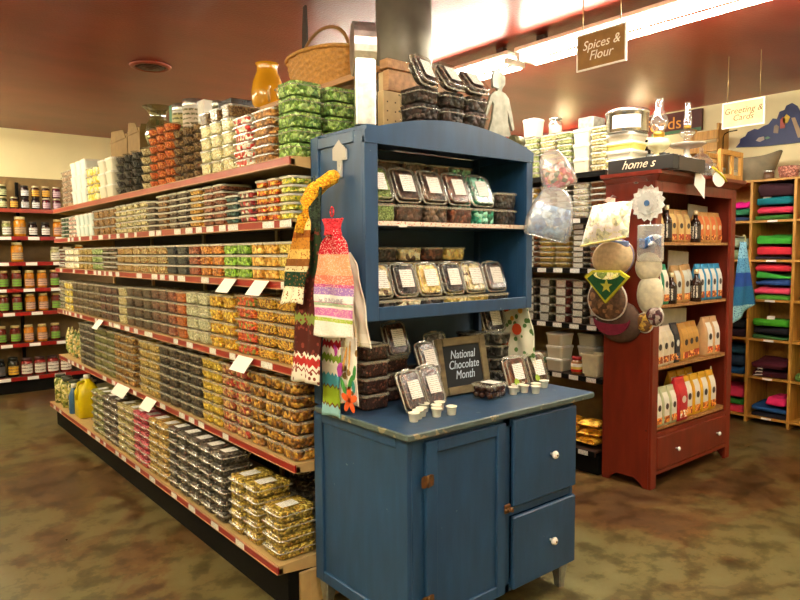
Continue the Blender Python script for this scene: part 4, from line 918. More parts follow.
q = MB(); q.loft([rr(.10, .10, .012, 0), rr(.135, .135, .014, .145), rr(.145, .145, .016, .147), rr(.145, .145, .016, .157), rr(.13, .13, .014, .157), rr(.12, .12, .012, .02)], 0, (1, 1)); q.build('body', plain('cream_plastic', 'd8cfae', .4), b_)
q = MB(); q.box(3.86, 3.08, SB[1]+.001, 4.02, 3.22, SB[1]+.11, 0, .01); tag(q.build('gift_box', bands('green_box', [(0, 'b08850'), (.35, '1f6a3c'), (.75, 'e8e4d4')], 2)), 'small green and tan box on rear run fifth shelf beside white tubs', 'box')
def pillow_bag(name, label, loc, w, h, t, mat, rot=(0, 0, 0), grp=None, cat='bag', whole=True):
    n = 16; q = MB()
    def ring(z, kw, kt): return [(w/2*kw*(abs(cos(a))**.6)*(1 if cos(a) > 0 else -1), t/2*kt*(abs(sin(a))**.8)*(1 if sin(a) > 0 else -1), z) for a in [i*2*pi/n for i in range(n)]]
    q.loft([ring(0, 1, .08), ring(h*.06, .98, .3), ring(h*.25, .93, .9), ring(h*.5, .92, 1), ring(h*.75, .94, .85), ring(h*.93, .98, .3), ring(h, 1, .08)], 0, (1, 1), True)
    o = q.build(name, mat, None, loc, rot); return tag(o, label, cat, grp)
for i in range(9):
    pillow_bag('snack_bag', 'yellow bag of chips lying on rear run bottom shelf, %s from bookcase, %s layer' % (ORD[i % 3], ('lower', 'middle', 'upper')[i//3]), (3.96, 2.66+.17*(i % 3), SB[0]+.035+.062*(i//3)), .16, .16, .05, food('food_b_yellow', FOOD['b_yellow'][2], 22), (R(90), R(0), R(-90+random.uniform(-12, 12))), 'yellow chip bags on the rear run')
# things on top of the second run
zt2 = 2.327
q = MB(); q.box(3.86, 3.14, 2.05, 3.96, 3.24, 2.46, 0, .004)
bx = tub('bucket', 'pearl', .12, .12, .13, (3.90, 3.20, zt2), 'tall white carton on top of rear run stacks, farthest', 'white cartons', 'c', True, name='white_carton')
j = thing('jar', 'glass jar with white filling on rear run, right of the white carton', 'jar', (3.92, 3.02, zt2)); 
MB().lathe([(.045, 0), (.05, .005), (.05, .08), (.04, .095), (.04, .1)], 18).build('glass_body', GLASS, j); MB().lathe([(.043, .004), (.044, .006), (.044, .06), (.043, .062)], 18).build('filling', WHITE, j); MB().lathe([(.044, .1), (.044, .115)], 18).build('lid', GALV, j)
q = MB(); q.box(3.88, 2.68, zt2, 4.02, 2.80, zt2+.075, 0, .004); tag(q.build('metal_tin', plain('grey_tin', 'a8aaa4', .3, .6, .3, 40)), 'small square grey tin on rear run, left of the big round tin', 'tin')
tn = thing('round_tin', 'big shiny round tin with white label above the red bookcase', 'tin', (3.96, 2.475, 2.262))
MB().lathe([(.002, 0), (.13, 0), (.133, .004), (.133, .115), (.138, .117), (.138, .142), (.13, .147), (.002, .147)], 36).build('body', plain('bright_tin', 'd0cec6', .2, .9, .1), tn)
q = MB(); r0 = .1345
q.ext([(r0*cos(a), r0*sin(a)) for a in [R(170+5*i) for i in range(17)]]+[((r0-.002)*cos(a), (r0-.002)*sin(a)) for a in [R(250-5*i) for i in range(17)]], 'z', .02, .1); q.build('paper_label', PAPER, tn)
for i in range(5):
    tub('bucket', 'lemon' if i % 2 else 'pearl', .2, .2, .054, (3.96, 2.475, 1.986+i*.0545), 'flat cream and green tub stacked under the big round tin, %s of five' % levname(i, 5), 'flat tubs under the round tin', 'c', True, name='flat_tub')
# ------------------------------------------------------------------ red bookcase
rb = thing('red_bookcase', 'barn red wooden bookcase with one bottom drawer and bags on its shelves', 'bookcase', (4.335, 2.34, 0))
def rx(x0, y0, z0, x1, y1, z1, mb=None, mi=0, b=0): return (mb or MB()).box(x0-4.335, y0-2.34, z0, x1-4.335, y1-2.34, z1, mi, b)
A0, A1, F0, F1 = 3.80, 4.87, 2.17, 2.52
for xa in (A0, A1-.022):
    q = MB(); q.ext([(F0+.02-2.34, 0), (F0+.05-2.34, 0), (F0+.075-2.34, .03), (F0+.12-2.34, .055), (F1-.11-2.34, .055), (F1-.07-2.34, .03), (F1-.05-2.34, 0), (F1-2.34, 0), (F1-2.34, 1.93), (F0+.02-2.34, 1.93)], 'x', xa-4.335, xa+.022-4.335)
    q.build('side_panel', REDP, rb)
q = MB(); rx(A0, F0, 0, A0+.068, F0+.02, 1.93, q, 0, .002); rx(A1-.068, F0, 0, A1, F0+.02, 1.93, q, 0, .002); rx(A0+.068, F0, 1.86, A1-.068, F0+.02, 1.93, q); rx(A0+.068, F0, .325, A1-.068, F0+.02, .352, q); rx(A0+.068, F0, .085, A1-.068, F0+.02, .11, q); q.build('face_frame', REDP, rb)
q = MB(); q.loft([rr(1.08, .36, .006, 1.925, 1, 0, .0), rr(1.13, .40, .008, 1.955, 1, 0, -.005), rr(1.17, .42, .01, 1.963, 1, 0, -.01), rr(1.17, .42, .01, 1.985, 1, 0, -.01)]); q.build('cornice', REDP, rb)
rx(A0+.022, F1-.012, .085, A1-.022, F1, 1.93).build('backboard', wood('dark_stained_back', '5c3014', '7a4420', (10, 10, 1)), rb)
SR = [.378, .765, 1.157, 1.553]
for z in SR: rx(A0+.022, F0+.02 if z > .4 else F0+.02, z-.018, A1-.022, F1-.012, z).build('shelf', CRATE, rb)
d = rx(A0+.072, F0-.004, .113, A1-.072, F0+.012, .322, None, 0, .004).build('drawer', REDP, rb)
for xx in (4.10, 4.66):
    k = MB(); k.x = Matrix.Translation((xx-4.335, F0-.004-2.34, .215)) @ Matrix.Rotation(R(90), 4, 'X'); k.lathe([(.006, 0), (.006, .012), (.014, .018), (.015, .024), (.008, .03)], 14); k.build('knob', KNOB, d)
# bags and bottles
def grocery_bag(key, x, y, z, w, h, t, cols, label, grp, rz=0, name='grocery_bag', panel='ece6d6', patch=None, top=None, oval='3c302c', strap=False):
    k = ('bag', key, w, h, t)
    if k not in MM:
        q = MB(); q.loft([rr(w*.94, t*.9, .01, 0, 2), rr(w, t, .012, .012, 2), rr(w, t, .012, h*.55, 2), rr(w*.97, t*.8, .01, h*.72, 2), rr(w*.96, t*.25, .004, h*.93, 2), rr(w*.96, t*.16, .003, h, 2)], 0, (1, 1), True)
        body = q.mesh(name, [plain('bag_'+key, cols, .4, var=.1)])
        pn = MB(); # curved front panel following the front of the bag
        zz = [(.10, .5), (.45, .5), (.58, .495), (.72, .41), (.86, .22)]
        g_ = [(z_*h, -kk*t-.0015) for z_, kk in zz]
        for (za, ya), (zb, yb) in zip(g_, g_[1:]):
            b0 = pn.V([(-w*.34, ya, za), (w*.34, ya, za), (w*.34, yb, zb), (-w*.34, yb, zb)]); pn.F((b0, b0+1, b0+2, b0+3))
            b0 = pn.V([(-w*.34, ya+.001, za), (w*.34, ya+.001, za), (w*.34, yb+.001, zb), (-w*.34, yb+.001, zb)]); pn.F((b0+3, b0+2, b0+1, b0))
        pm = pn.mesh('front_label', [plain('panel_'+panel, panel, .5)])
        ov = MB().ext([(w*.2*cos(i*pi/6), h*.50+h*.085*sin(i*pi/6)) for i in range(12)], 'y', -t*.5-.004, -t*.5-.0022).mesh('emblem', [plain('emblem_'+oval, oval, .5)])
        pt = MB().box(-w*.36, -t*.5-.0035, h*.08, w*.36, -t*.5-.0018, h*.25).mesh('picture', [food('pic_'+(patch or 'b0602c'), [patch or 'b0602c', 'd89850', '8a3c1c'], 60, .5, .2)])
        MM[k] = (body, pm, ov, pt)
    bdy, pm, ov, pt = MM[k]
    o = inst(name, bdy, None, (x, y, z), (0, 0, rz)); tag(o, label, 'bag', grp)
    inst('front_label', pm, o); inst('emblem', ov, o); inst('picture', pt, o)
    if strap: MB().tube([(w*.3, 0, h-.01), (w*.42, 0, h+.02), (w*.5, 0, h), (w*.48, 0, h-.06)], .003, 6).build('closure_tie', WHITE, o)
    return o
def bottle(x, y, z, label, h=.25, body='2a1a14'):
    t = thing('bottle', label, 'bottle', (x, y, z))
    MB().lathe([(.002, 0), (.033, 0), (.035, .004), (.035, h*.55), (.03, h*.64), (.014, h*.74), (.013, h*.88)], 18).build('glass_body', plain('dark_bottle_'+body, body, .12), t)
    MB().lathe([(.0155, h*.86), (.016, h*.865), (.016, h), (.014, h)], 14).build('cap', plain('pale_gold_cap', 'c8b48c', .35, .3), t)
    q = MB(); q.loft([[(.0356*cos(a), .0356*sin(a), zz) for a in [i*2*pi/18 for i in range(18)]] for zz in (h*.12, h*.5)], 0, (0, 0), True); q.build('paper_label', printed('bottle_label', '2c241e', 'd8d0c0', 4), t)
yb = 2.245
r3, r2, r1, r0 = SR[3]+.001, SR[2]+.001, SR[1]+.001, SR[0]+.001
grocery_bag('tanbrown', 3.93, yb, r3, .10, .20, .07, 'b0854a', 'tan bag with gold panel at left end of bookcase top shelf', None, panel='d8b878', patch='8a2c14')
bottle(4.025, yb-.02, r3, 'dark bottle with light cap on bookcase top shelf, left one', .235)
for i in range(3):
    grocery_bag('tanbrown', 4.13+.092*i, yb+.02, r3, .088, .215, .07, 'b0854a', 'tan bag with gold panel on bookcase top shelf, %s of three between bottles' % ORD[i], 'tan bags on the bookcase top shelf', panel='d8b878', patch='8a2c14')
bottle(4.40, yb-.02, r3, 'dark bottle with light cap on bookcase top shelf, right one', .215)
for i in range(4):
    grocery_bag('tanorange', 4.495+.088*i, yb+.02, r3, .083, .21, .07, 'c08f50', 'tan and orange bag on bookcase top shelf, %s of four at right' % ORD[i], 'orange banded bags on the bookcase top shelf', panel='d8743c', patch='5c1c10', oval='e8dcb8')
def sign_card(x0, x1, z, h, label, y=2.335):
    q = MB(); q.ext([(x0, z), (x1, z), (x1, z+h*.96), (x0+.01, z+h)], 'y', y, y+.003); q.ext([(x0+.02, z), (x0+.06, z), (x0+.04, z+h*.8)], 'y', y+.003, y+.006)
    tag(q.build('sign_card', plain('grey_white_card', 'b8b4a4', .6)), label, 'sign')
sign_card(4.50, 4.79, r3, .27, 'white paper sign standing at back of bookcase top shelf')
sign_card(4.25, 4.53, r2, .345, 'white paper sign standing at back of bookcase second shelf')
sign_card(4.19, 4.52, r1, .345, 'white paper sign standing at back of bookcase third shelf')
for i in range(2):
    grocery_bag('green', 3.92+.088*i, yb, r2, .08, .255, .08, '2c8c64', 'green and white bag at left of bookcase second shelf, %s one' % ('left', 'right')[i], 'green bags on the second bookcase shelf', panel='ece6d6', patch='c0602c')
bottle(4.085, yb-.03, r2, 'dark brown bottle between green and tan bags, second bookcase shelf', .20)
for i in range(2):
    grocery_bag('kraftblue', 4.165+.105*i, yb, r2, .095, .245, .08, 'b08c58', 'brown paper bag with pale blue band on second bookcase shelf, %s one' % ('left', 'right')[i], 'brown bags on the second bookcase shelf', panel='c8ccc4', patch='c07838')
grocery_bag('kraftblue', 4.375, yb+.03, r2, .09, .25, .07, 'b08c58', 'brown paper bag behind the middle bottle, second bookcase shelf', None, panel='c8ccc4', patch='c07838')
bottle(4.40, yb-.035, r2, 'dark brown bottle left of the blue bags, second bookcase shelf', .215)
for i in range(4):
    grocery_bag('blue', 4.48+.087*i, yb+.0, r2, .082, .25, .075, '2c88b8', 'bright blue and white bag on second bookcase shelf, %s of four from left' % ORD[i], 'blue bags on the second bookcase shelf', panel='e6e8e2', patch='8a4420')
for i in range(3):
    grocery_bag('whitebrown', 3.918+.092*i, yb-.01+.01*i, r1, .085, .25, .09, 'd8d0bc', 'white bag with brown picture at left of third bookcase shelf, %s of three' % ORD[i], 'white bags on the third bookcase shelf', panel='cfc4a8', patch='7c3c1c')
grocery_bag('black', 4.165, yb, r1, .08, .26, .08, '20222a', 'black bag with white oval on third bookcase shelf', None, panel='2a2c34', patch='3c3c44', oval='dcdcd8')
for i in range(3):
    grocery_bag('kraft', 4.265+.1*i, yb-.0+.015*i, r1, .095, .25, .09, 'b4843c', 'kraft brown bag on third bookcase shelf, %s of three in the middle' % ORD[i], 'kraft bags on the third bookcase shelf', panel='c49448', patch='a03020')
for i in range(2):
    grocery_bag('whitered', 4.60+.105*i, yb, r1, .098, .27, .09, 'c8a070', 'white fronted bag with orange-red base at right of third bookcase shelf, %s' % ('left one', 'right one')[i], 'white fronted bags on the third bookcase shelf', panel='ece8dc', patch='b8441c')
for i in range(3):
    grocery_bag('palegreen', 3.918+.092*i, yb-.02, r0, .085, .245, .08, 'b8bc94', 'pale green bag at left of lowest bookcase shelf, %s of three in front' % ORD[i], 'pale green bags on the lowest bookcase shelf', panel='e4e2d4', patch='c88030')
for i in range(3):
    grocery_bag('redback', 3.93+.092*i, yb+.10, r0, .085, .27, .07, 'a01c20', 'red bag behind the pale green bags, lowest bookcase shelf, %s' % ORD[i], 'red bags behind the green bags', panel='b03030', patch='80181c')
grocery_bag('bigred', 4.205, yb-.025, r0, .125, .285, .09, 'b81c26', 'big red bag with white band on lowest bookcase shelf', None, panel='c02830', patch='e8d8c8', oval='e8d8c8')
for i in range(4):
    grocery_bag('yellow', 4.335+.113*i, yb, r0, .100, .275, .085, 'd8a41c', 'yellow bag with white label on lowest bookcase shelf, %s of four from left' % ORD[i], 'yellow bags on the lowest bookcase shelf', panel='e8e6da', patch='d07818', strap=(i == 3))
for i in range(3):
    grocery_bag('yellow', 4.36+.113*i, yb+.105, r0, .100, .29, .07, 'd8a41c', 'yellow bag standing in second row, lowest bookcase shelf, %s' % ORD[i], 'yellow bags in the second row', panel='e8e6da', patch='d07818')
# ---- on top of the bookcase
zt = 1.9855
sg = thing('box_sign', 'long black box sign with white script on top of the red bookcase', 'sign', (3.50+.30, 2.22, zt))
q = MB(); q.box(-.03, -.17, 0, .03, .27, .085, 0, .003); q.build('box', plain('sign_black', '1c1814', .6), sg)
text('lettering', 'home s', .075, plain('script_cream', 'e8dcc0', .7), sg, face(-.031, .06, .045, (0, -1, 0), (0, 0, 1)), .0008, .45)
tr = thing('tray', 'dark wooden tray of black packets on top of the red bookcase', 'tray', (4.02, 2.225, zt))
q = MB(); q.box(-.15, -.16, 0, .17, .14, .01); q.box(-.15, -.16, .01, -.14, .14, .08); q.box(.16, -.16, .01, .17, .14, .08); q.box(-.14, -.16, .01, .16, -.15, .08); q.box(-.14, .13, .01, .16, .14, .08); q.build('tray_body', plain('dark_tray', '2a2018', .5), tr)
for i in range(6):
    pillow_bag('packet', 'small black packet standing in the dark tray, %s from left' % ORD[i], (3.91+.048*i, 2.24, zt+.0105), .13, .11, .035, plain('black_packet', '1e2226', .3, var=.3, nscale=40), (0, 0, R(90)), 'black packets in the tray', 'packet')
q = MB(); q.ext([(-.05, 0), (.05, 0), (.048, .085), (-.05, .088)], 'y', 0, .003); tag(q.build('price_card', PAPER, None, (4.115, 2.072, zt+.0), (R(-6), 0, 0)), 'white card leaning on the front of the dark tray', 'card')
pillow_bag('gift_packet', 'small pink packet beside the dark tray', (4.26, 2.13, zt+.001), .06, .09, .03, plain('pink_foil', 'c83c64', .3, var=.3, nscale=50), (0, 0, R(20)), None, 'packet')
def oil_lamp(x, y, z, s, label, straight=False):
    t = thing('oil_lamp', label, 'lamp', (x, y, z))
    MB().lathe([(r*s, zz*s) for r, zz in ((.05, 0), (.052, .004), (.03, .02), (.022, .035), (.055, .06), (.066, .085), (.055, .108), (.025, .118))], 20).build('font', plain('pressed_glass', 'd8cfa0', .1, spec=.8) if not straight else GLASS, t)
    MB().lathe([(r*s, zz*s) for r, zz in ((.024, .118), (.03, .122), (.032, .14), (.028, .15), (.02, .152))], 16).build('burner', plain('brass', 'b08c3c', .3, .8), t)
    pr = ((.026, .150), (.046, .185), (.050, .205), (.040, .24), (.025, .275), (.021, .32), (.023, .335)) if not straight else ((.034, .15), (.036, .17), (.032, .22), (.027, .29), (.025, .34), (.027, .35))
    q = MB(); q.loft([[(r*s*cos(a), r*s*sin(a), zz*s) for a in [i*2*pi/20 for i in range(20)]] for r, zz in pr], 0, (0, 0), True); q.build('chimney', GLASS, t); return t
q = MB()
LB = tag(q.box(3.70, 2.30, zt, 3.92, 2.5, zt+.0, 0).build('tmp', WHITE), None, None); bpy.data.objects.remove(LB)
cs = thing('cake_stand', 'white glass cake stand behind the cards on the red bookcase', 'stand', (4.55, 2.375, zt))
MB().lathe([(.06, 0), (.058, .008), (.02, .03), (.016, .09), (.03, .125), (.04, .16), (.02, .19), (.018, .22), (.10, .235), (.125, .25), (.125, .256), (.02, .25)], 28).build('stand_body', clearplastic('milky_glass', haze=.55, hazecol='f4efe0', gloss=.2, rough=.08), cs)
oil_lamp(4.55, 2.375, zt+.262, .80, 'glass oil lamp with straight chimney standing on the cake stand', True)
gj = thing('glass_bell_jar', 'wide clear glass jar with dark filling at right of bookcase top', 'jar', (4.455, 2.225, zt)); gj.scale = (1.05, .95, 1.3)
q = MB(); q.lathe([(.09, 0), (.095, .01), (.095, .05), (.075, .09), (.04, .12), (.012, .128), (.014, .15), (.004, .16)], 24); q.build('glass', GLASS, gj)
MB().lathe([(.08, .004), (.085, .008), (.08, .05), (.05, .07), (.01, .08)], 20).build('filling', food('dark_filling', ['4a4440', '6a645c', '302c2a'], 60), gj)
fr = thing('wood_frame_crate', 'small yellow pine open frame crate at right end of bookcase top', 'crate', (4.735, 2.165, zt)); fr.scale = (1.05, 1, 1.1)
q = MB()
for (a, b, c_, d_, e, f_) in ((-.16, -.02, 0, .16, .0, .03), (-.16, -.02, .15, .16, .0, .18), (-.16, -.02, .03, -.13, 0, .15), (.13, -.02, .03, .16, 0, .15), (.0, -.018, .03, .03, -.002, .15), (-.16, .12, 0, .16, .14, .03), (-.16, .12, .15, .16, .14, .18), (-.16, 0, 0, -.14, .12, .02), (.14, 0, 0, .16, .12, .02)): q.box(a, b, c_, d_, e, f_)
q.build('frame', PINE, fr)
oil_lamp(3.93, 2.235, 2.072, 1.1, 'glass oil lamp with bulbous chimney above the black box sign')
bs = thing('display_block', 'small black display block under the bulbous oil lamp', 'block', (3.90, 2.255, zt)); MB().box(-.03, -.03, 0, .03, .03, .086, 0, .003).build('block_body', BLACK, bs)
# hanging paper tags
def hang_tag(name, label, pts, x, y, z, ribbon=None):
    t = thing(name, label, 'tag', (x, y, z)); MB().ext(pts, 'y', -.001, .001).build('card', LABEL if ribbon is None else PAPER, t)
    if ribbon: MB().tube([(-.10, -.004, .07), (-.05, -.006, .055), (0, -.004, .04), (.06, -.006, .015), (.10, -.004, -.01)], .007, 6).build('ribbon', plain('yellow_ribbon', 'd8cc30', .5), t)
    else: MB().tube([(0, 0, .02), (-.01, 0, .07)], .002, 5).build('string', WHITE, t)
hang_tag('paper_tag', 'white diamond shaped paper tag hanging from the bookcase cornice', [(-.075, -.075), (.06, -.155), (.065, -.03), (-.06, .045)], 4.20, 2.10, 1.985)
hang_tag('paper_tag', 'white rounded tag with yellow ribbon hanging on the bookcase cornice', [(.085*cos(i*pi/8)*(1 if i % 2 else .95), .05*sin(i*pi/8)) for i in range(16)], 4.43, 2.09, 1.965, True)
# ------------------------------------------------------------------ things hanging on the left side of the red bookcase
PX = 3.80
CRM = plain('quilted_cream', 'd8cfb0', .9, var=.15, nscale=30, bmp=.3)
def puff(name, label, cat, y, z, ry, rz_, t, mats, rim=None, cut=None, n=28, x=None, ang=0, pat=None):
    """a padded fabric piece bulging towards -x, hung flat against the bookcase side"""
    o = thing(name, label, cat, ((x or PX)-.004, y, z))
    q = MB(); rings = []
    for k, h in ((1, 0), (1.0, -.25), (.93, -.6), (.75, -.85), (.45, -.97), (.1, -1)):
        rings.append([(t*h-.001, ry*k*cos(a)*(1+.0), rz_*k*(sin(a) if cut is None else max(sin(a), cut))) for a in [i*2*pi/n for i in range(n)]])
    q.x = Matrix.Rotation(ang, 4, 'X'); q.loft(rings, 0, (1, 1), True); q.build('padded_body', mats, o)
    if rim:
        q = MB(); q.x = Matrix.Rotation(ang, 4, 'X'); q.tube([(-t*.25, ry*cos(a), rz_*(sin(a) if cut is None else max(sin(a), cut))) for a in [i*2*pi/n for i in range(n)]], .006, 6, 0, True); q.build('piping', rim, o)
    if pat:
        for nm, m_, f in pat: f(MB(), t).build(nm, m_, o)
    return o
# sunburst doily
t = thing('sunburst_ornament', 'white scalloped sunburst ornament with blue centre on the bookcase side', 'ornament', (PX-.012, 2.215, 1.79))
q = MB(); pts = []
for i in range(32): r = .115 if i % 2 else .098; pts.append((r*cos(i*pi/16), r*sin(i*pi/16)*.98))
q.ext(pts, 'x', -.008, 0); q.build('sunburst', plain('silver_white', 'cfcfc8', .6, var=.25, nscale=60), t)
for r_, n in ((.075, 16), (.045, 12)):
    q = MB()
    q.ext([((r_ if i % 2 else r_*.85)*cos(i*pi/n), (r_ if i % 2 else r_*.85)*sin(i*pi/n)) for i in range(2*n)], 'x', -.012 if r_ > .05 else -.015, -.008); q.build('inner_scallop', plain('pearl_grey', 'b8bab4', .6), t)
q = MB(); q.ext([(.018*cos(i*pi/10), .018*sin(i*pi/10)) for i in range(20)], 'x', -.019, -.014); q.build('centre_button', plain('slate_blue', '3c5c84', .4), t)
# quilted bag
t = thing('quilted_bag', 'white quilted bag with pale print in plastic, topmost on bookcase side', 'bag', (PX-.085, 2.43, 1.70))
q = MB(); q.ext([(-.17, .085), (.19, -.0), (.17, -.11), (-.10, -.125), (-.15, -.06)][::-1], 'x', -.06, -.0)
q = MB()
q.sheet(lambda u, v: (-.03-.025*sin(pi*u)*sin(pi*v)+.004*sin(20*u), (.185*(1-u)-.14*u)*(1-v)+(.10*(1-u)-.165*u)*v, (-.17*(1-u)-.115*u)*(1-v)+(.085*(1-u)+.10*u)*v), 16, 12, .04); q.build('bag_body', food('white_quilted_print', ['f2efe4', 'ece8d8', 'f4f2ea', 'dfe0b8', 'c8ccb0'], 26, .7, .25), t)
q = MB(); q.tube([(-.045, .185, -.168), (-.06, .1, -.155), (-.06, -.04, -.135), (-.045, -.14, -.114)], .008, 6); q.build('yellow_binding', plain('pale_yellow_cloth', 'd8cc84', .8), t)
q = MB(); q.ext([(-.03, .1), (-.03, .13), (.02, .14), (.045, .12), (.02, .1)], 'x', .0, .006); q.build('hang_tab', plain('hang_tab', 'c8a898', .5), t)
MB().tube([(.081, 0, .135), (.02, 0, .15), (-.02, 0, .11)], .003, 6).build('hook', BAGP, t)
# clear bag with blue
t = thing('clear_bag', 'clear plastic bag with blue cloth on bookcase side beneath the sunburst', 'bag', (PX-.022, 2.19, 1.60))
q = MB(); q.box(-.015, -.085, -.17, .015, .085, .06, 0, .008); q.build('bag', BAGP, t)
q = MB(); q.sheet(lambda u, v: (-.008+.01*sin(9*u), -.07+.14*u, -.075+.06*v+.015*sin(6*u)), 14, 6, .012); q.build('filling', food('blue_cloth_fill', ['3c68a8', '5484c0', 'c8d4e0', '2c5088'], 24, .8, .3), t)
MB().tube([(.01, 0, .055), (0, 0, .075), (-.01, 0, .05)], .003, 6).build('hook', BAGP, t)
puff('bowl_cosy', 'round beige padded bowl cosy with blue rim in plastic wrap', 'bowl cosy', 2.44, 1.455, .145, .12, .10, plain('beige_linen', 'c4ac84', .8, var=.15, nscale=40), plain('violet_binding', '8a7c98', .8), None, ang=R(-12))
q = MB(); q.x = Matrix.Translation((PX-.055, 2.42, 1.54)); q.sheet(lambda u, v: (-.012*sin(pi*u), .10-.2*u, .035*v-.02*(u-.5)**2*4+.01*sin(7*u)), 14, 5, .02)
tag(q.build('folded_cloth', plain('periwinkle_cloth', '7a8cb4', .85, var=.2, nscale=60, bmp=.2)), 'folded periwinkle blue cloth above the round beige bowl cosy', 'cloth')
for nm_, yy, zz, h_, lab in (('pot_holder', 2.205, 1.40, .085, 'cream scalloped pot holder, upper one near bookcase corner'), ('pot_holder', 2.19, 1.23, .12, 'large cream quilted pot holder hanging below the scalloped one')):
    o = puff(nm_, lab, 'pot holder', yy, zz, .085, h_, .03, CRM, plain('cream_piping', 'e0d8bc', .8))
# green star holder
t = thing('pot_holder', 'green and yellow pointed pot holder with star on bookcase side', 'pot holder', (PX-.115, 2.42, 1.28))
G_ = [(.155, .05), (.10, .09), (-.08, .09), (-.14, .055), (.01, -.10)]
q = MB(); q.ext([(a*1.08, b*1.1) for a, b in G_], 'x', -.012, .008); q.build('yellow_border', plain('lime_yellow', 'd0cc30', .8), t)
q = MB(); q.ext([(a*.93, b*.9) for a, b in G_], 'x', -.016, -.011); q.build('green_panel', plain('deep_green', '14582c', .8, var=.2, nscale=50), t)
q = MB(); q.ext([((.045 if i % 2 == 0 else .018)*cos(pi/2+i*pi/5), (.045 if i % 2 == 0 else .018)*sin(pi/2+i*pi/5)-.0) for i in range(10)], 'x', -.020, -.016); q.build('star', plain('star_yellow', 'b8b83c', .8), t)
q = MB(); q.ext([(.10*cos(a), .085+.045*sin(a)) for a in [pi+i*pi/10 for i in range(11)]], 'x', -.022, -.016); q.build('print_panel', food('pale_green_print', ['c8cc78', '7c9044', 'e4e0a8'], 50, .8, .2), t)
puff('bowl_cosy', 'brown padded bowl cosy with blue and orange print under the green pot holder', 'bowl cosy', 2.45, 1.19, .14, .13, .04, food('brown_mixed_print', ['4c3626', '44301f', '563e2a', '7c5c3c'], 30, .85, .2), plain('white_piping', 'dcd8cc', .8), ang=R(10), x=PX-.062)
o = puff('bowl_cosy', 'big dark brown padded bowl cosy with magenta inside, lowest on bookcase side', 'bowl cosy', 2.40, 1.05, .16, .135, .06, plain('dark_brown_cloth', '4a3426', .85, var=.2, nscale=40), None, ang=R(8))
q = MB(); q.ext([(.02+.13*cos(a), .02+.105*sin(a)) for a in [pi+i*pi/14 for i in range(15)]]+[(.02+.13*cos(a), .02+.035*sin(a)) for a in [2*pi-i*pi/14 for i in range(15)]], 'x', -.075, -.06); q.build('magenta_band', plain('magenta_cloth', '74122f', .85, var=.2, nscale=60), o)
for yy, zz, lab in ((2.20, 1.055, 'small ochre printed pot holder with white rim near lower bookcase corner'), (2.135, 1.10, 'small grey and maroon pot holder with white rim at bookcase corner')):
    puff('pot_holder', lab, 'pot holder', yy+.02, zz, .055, .06, .04, food('ochre_print' if yy > 2.15 else 'maroon_print', ['8a6c2c', 'a8842c', '5c3c1c'] if yy > 2.15 else ['5c2c30', '3c2022', '8a7c74'], 40, .85, .2), plain('white_piping', 'dcd8cc', .8))
for zz in (1.30, 1.0): pass
for yy, zz in ((2.30, 1.935), (2.215, 1.945)):
    q = MB(); q.box(-.006, -.012, -.02, 0, .012, .02, 0, .002); q.tube([(-.006, 0, -.01), (-.03, 0, -.022), (-.038, 0, -.008)], .0025, 6)
    tag(q.build('wall_hook', BAGP, None, (PX-.0005, yy, zz)), 'small clear hook near the cornice on bookcase side, %s' % ('left one' if yy > 2.25 else 'right one'), 'hook', 'clear hooks on the bookcase side')
# blue crocheted cloth on the right of the bookcase
t = thing('hanging_cloth', 'blue crocheted cloth hanging right of the red bookcase', 'cloth', (5.08, 2.20, 1.56))
q = MB(); q.sheet(lambda u, v: (-.0+.28*(u-.5)*(.35+.9*v)+.02*v, .012*sin(9*u+2*v), -.60*v*(1-.22*u*v)), 14, 26, .006)
q.build('cloth', bands('blue_crochet', [(0, '8fc4cc'), (.22, '2c6a94'), (.45, '2c4c9c'), (.62, '5c9cc8'), (.8, '88c0dc')], 2, .9, '24508c', 90), t)
MB().tube([(0+.022*cos(a), 0, .02+.03*sin(a)) for a in [-1.2+i*.35 for i in range(11)]], .005, 8).build('ring_hanger', plain('pale_ring', 'd8d49c', .4), t)
q = MB(); q.tube([(4.871, 2.22, 1.60), (4.95, 2.21, 1.605), (5.07, 2.20, 1.595), (5.085, 2.20, 1.61)], .004, 6); tag(q.build('side_hook', GALV), 'metal hook on right side of bookcase holding the blue cloth', 'hook')
# ------------------------------------------------------------------ cubby shelves on the right wall
cu = thing('cubby_shelf', 'honey pine cubby shelving against the right wall', 'shelving', (6.2, 2.4, 0))
CX0, CX1 = 6.0, 6.42
def cbx(x0, y0, z0, x1, y1, z1, mb=None, mi=0, b=0): return (mb or MB()).box(x0-6.2, y0-2.4, z0, x1-6.2, y1-2.4, z1, mi, b)
ys = [3.25, 2.895, 2.545, 2.20, 1.85, 1.50]
CZ = [.055, .40, .73, 1.07, 1.41, 1.745, 2.09]
for i, y in enumerate(ys): cbx(CX0, y-.011, 0.0, CX1, y+.011, 2.09 if i < 5 else 2.09).build('divider', PINE, cu)
for z in CZ:
    s_ = cbx(CX0+.004, ys[-1], z-.011, CX1, ys[0], z+.008).build('shelf', PINEH, cu)
    if z < 2.0:
        for a in range(5):
            cbx(CX0, (ys[a]+ys[a+1])/2-.04, z-.011, CX0+.0035, (ys[a]+ys[a+1])/2+.04, z+.006).build('shelf_tag', PAPER, s_)
cbx(CX1, ys[-1], 0, CX1+.008, ys[0], 2.09).build('backboard', wood('pine_back', 'a87a34', 'c08f44', (1, 10, 10)), cu)
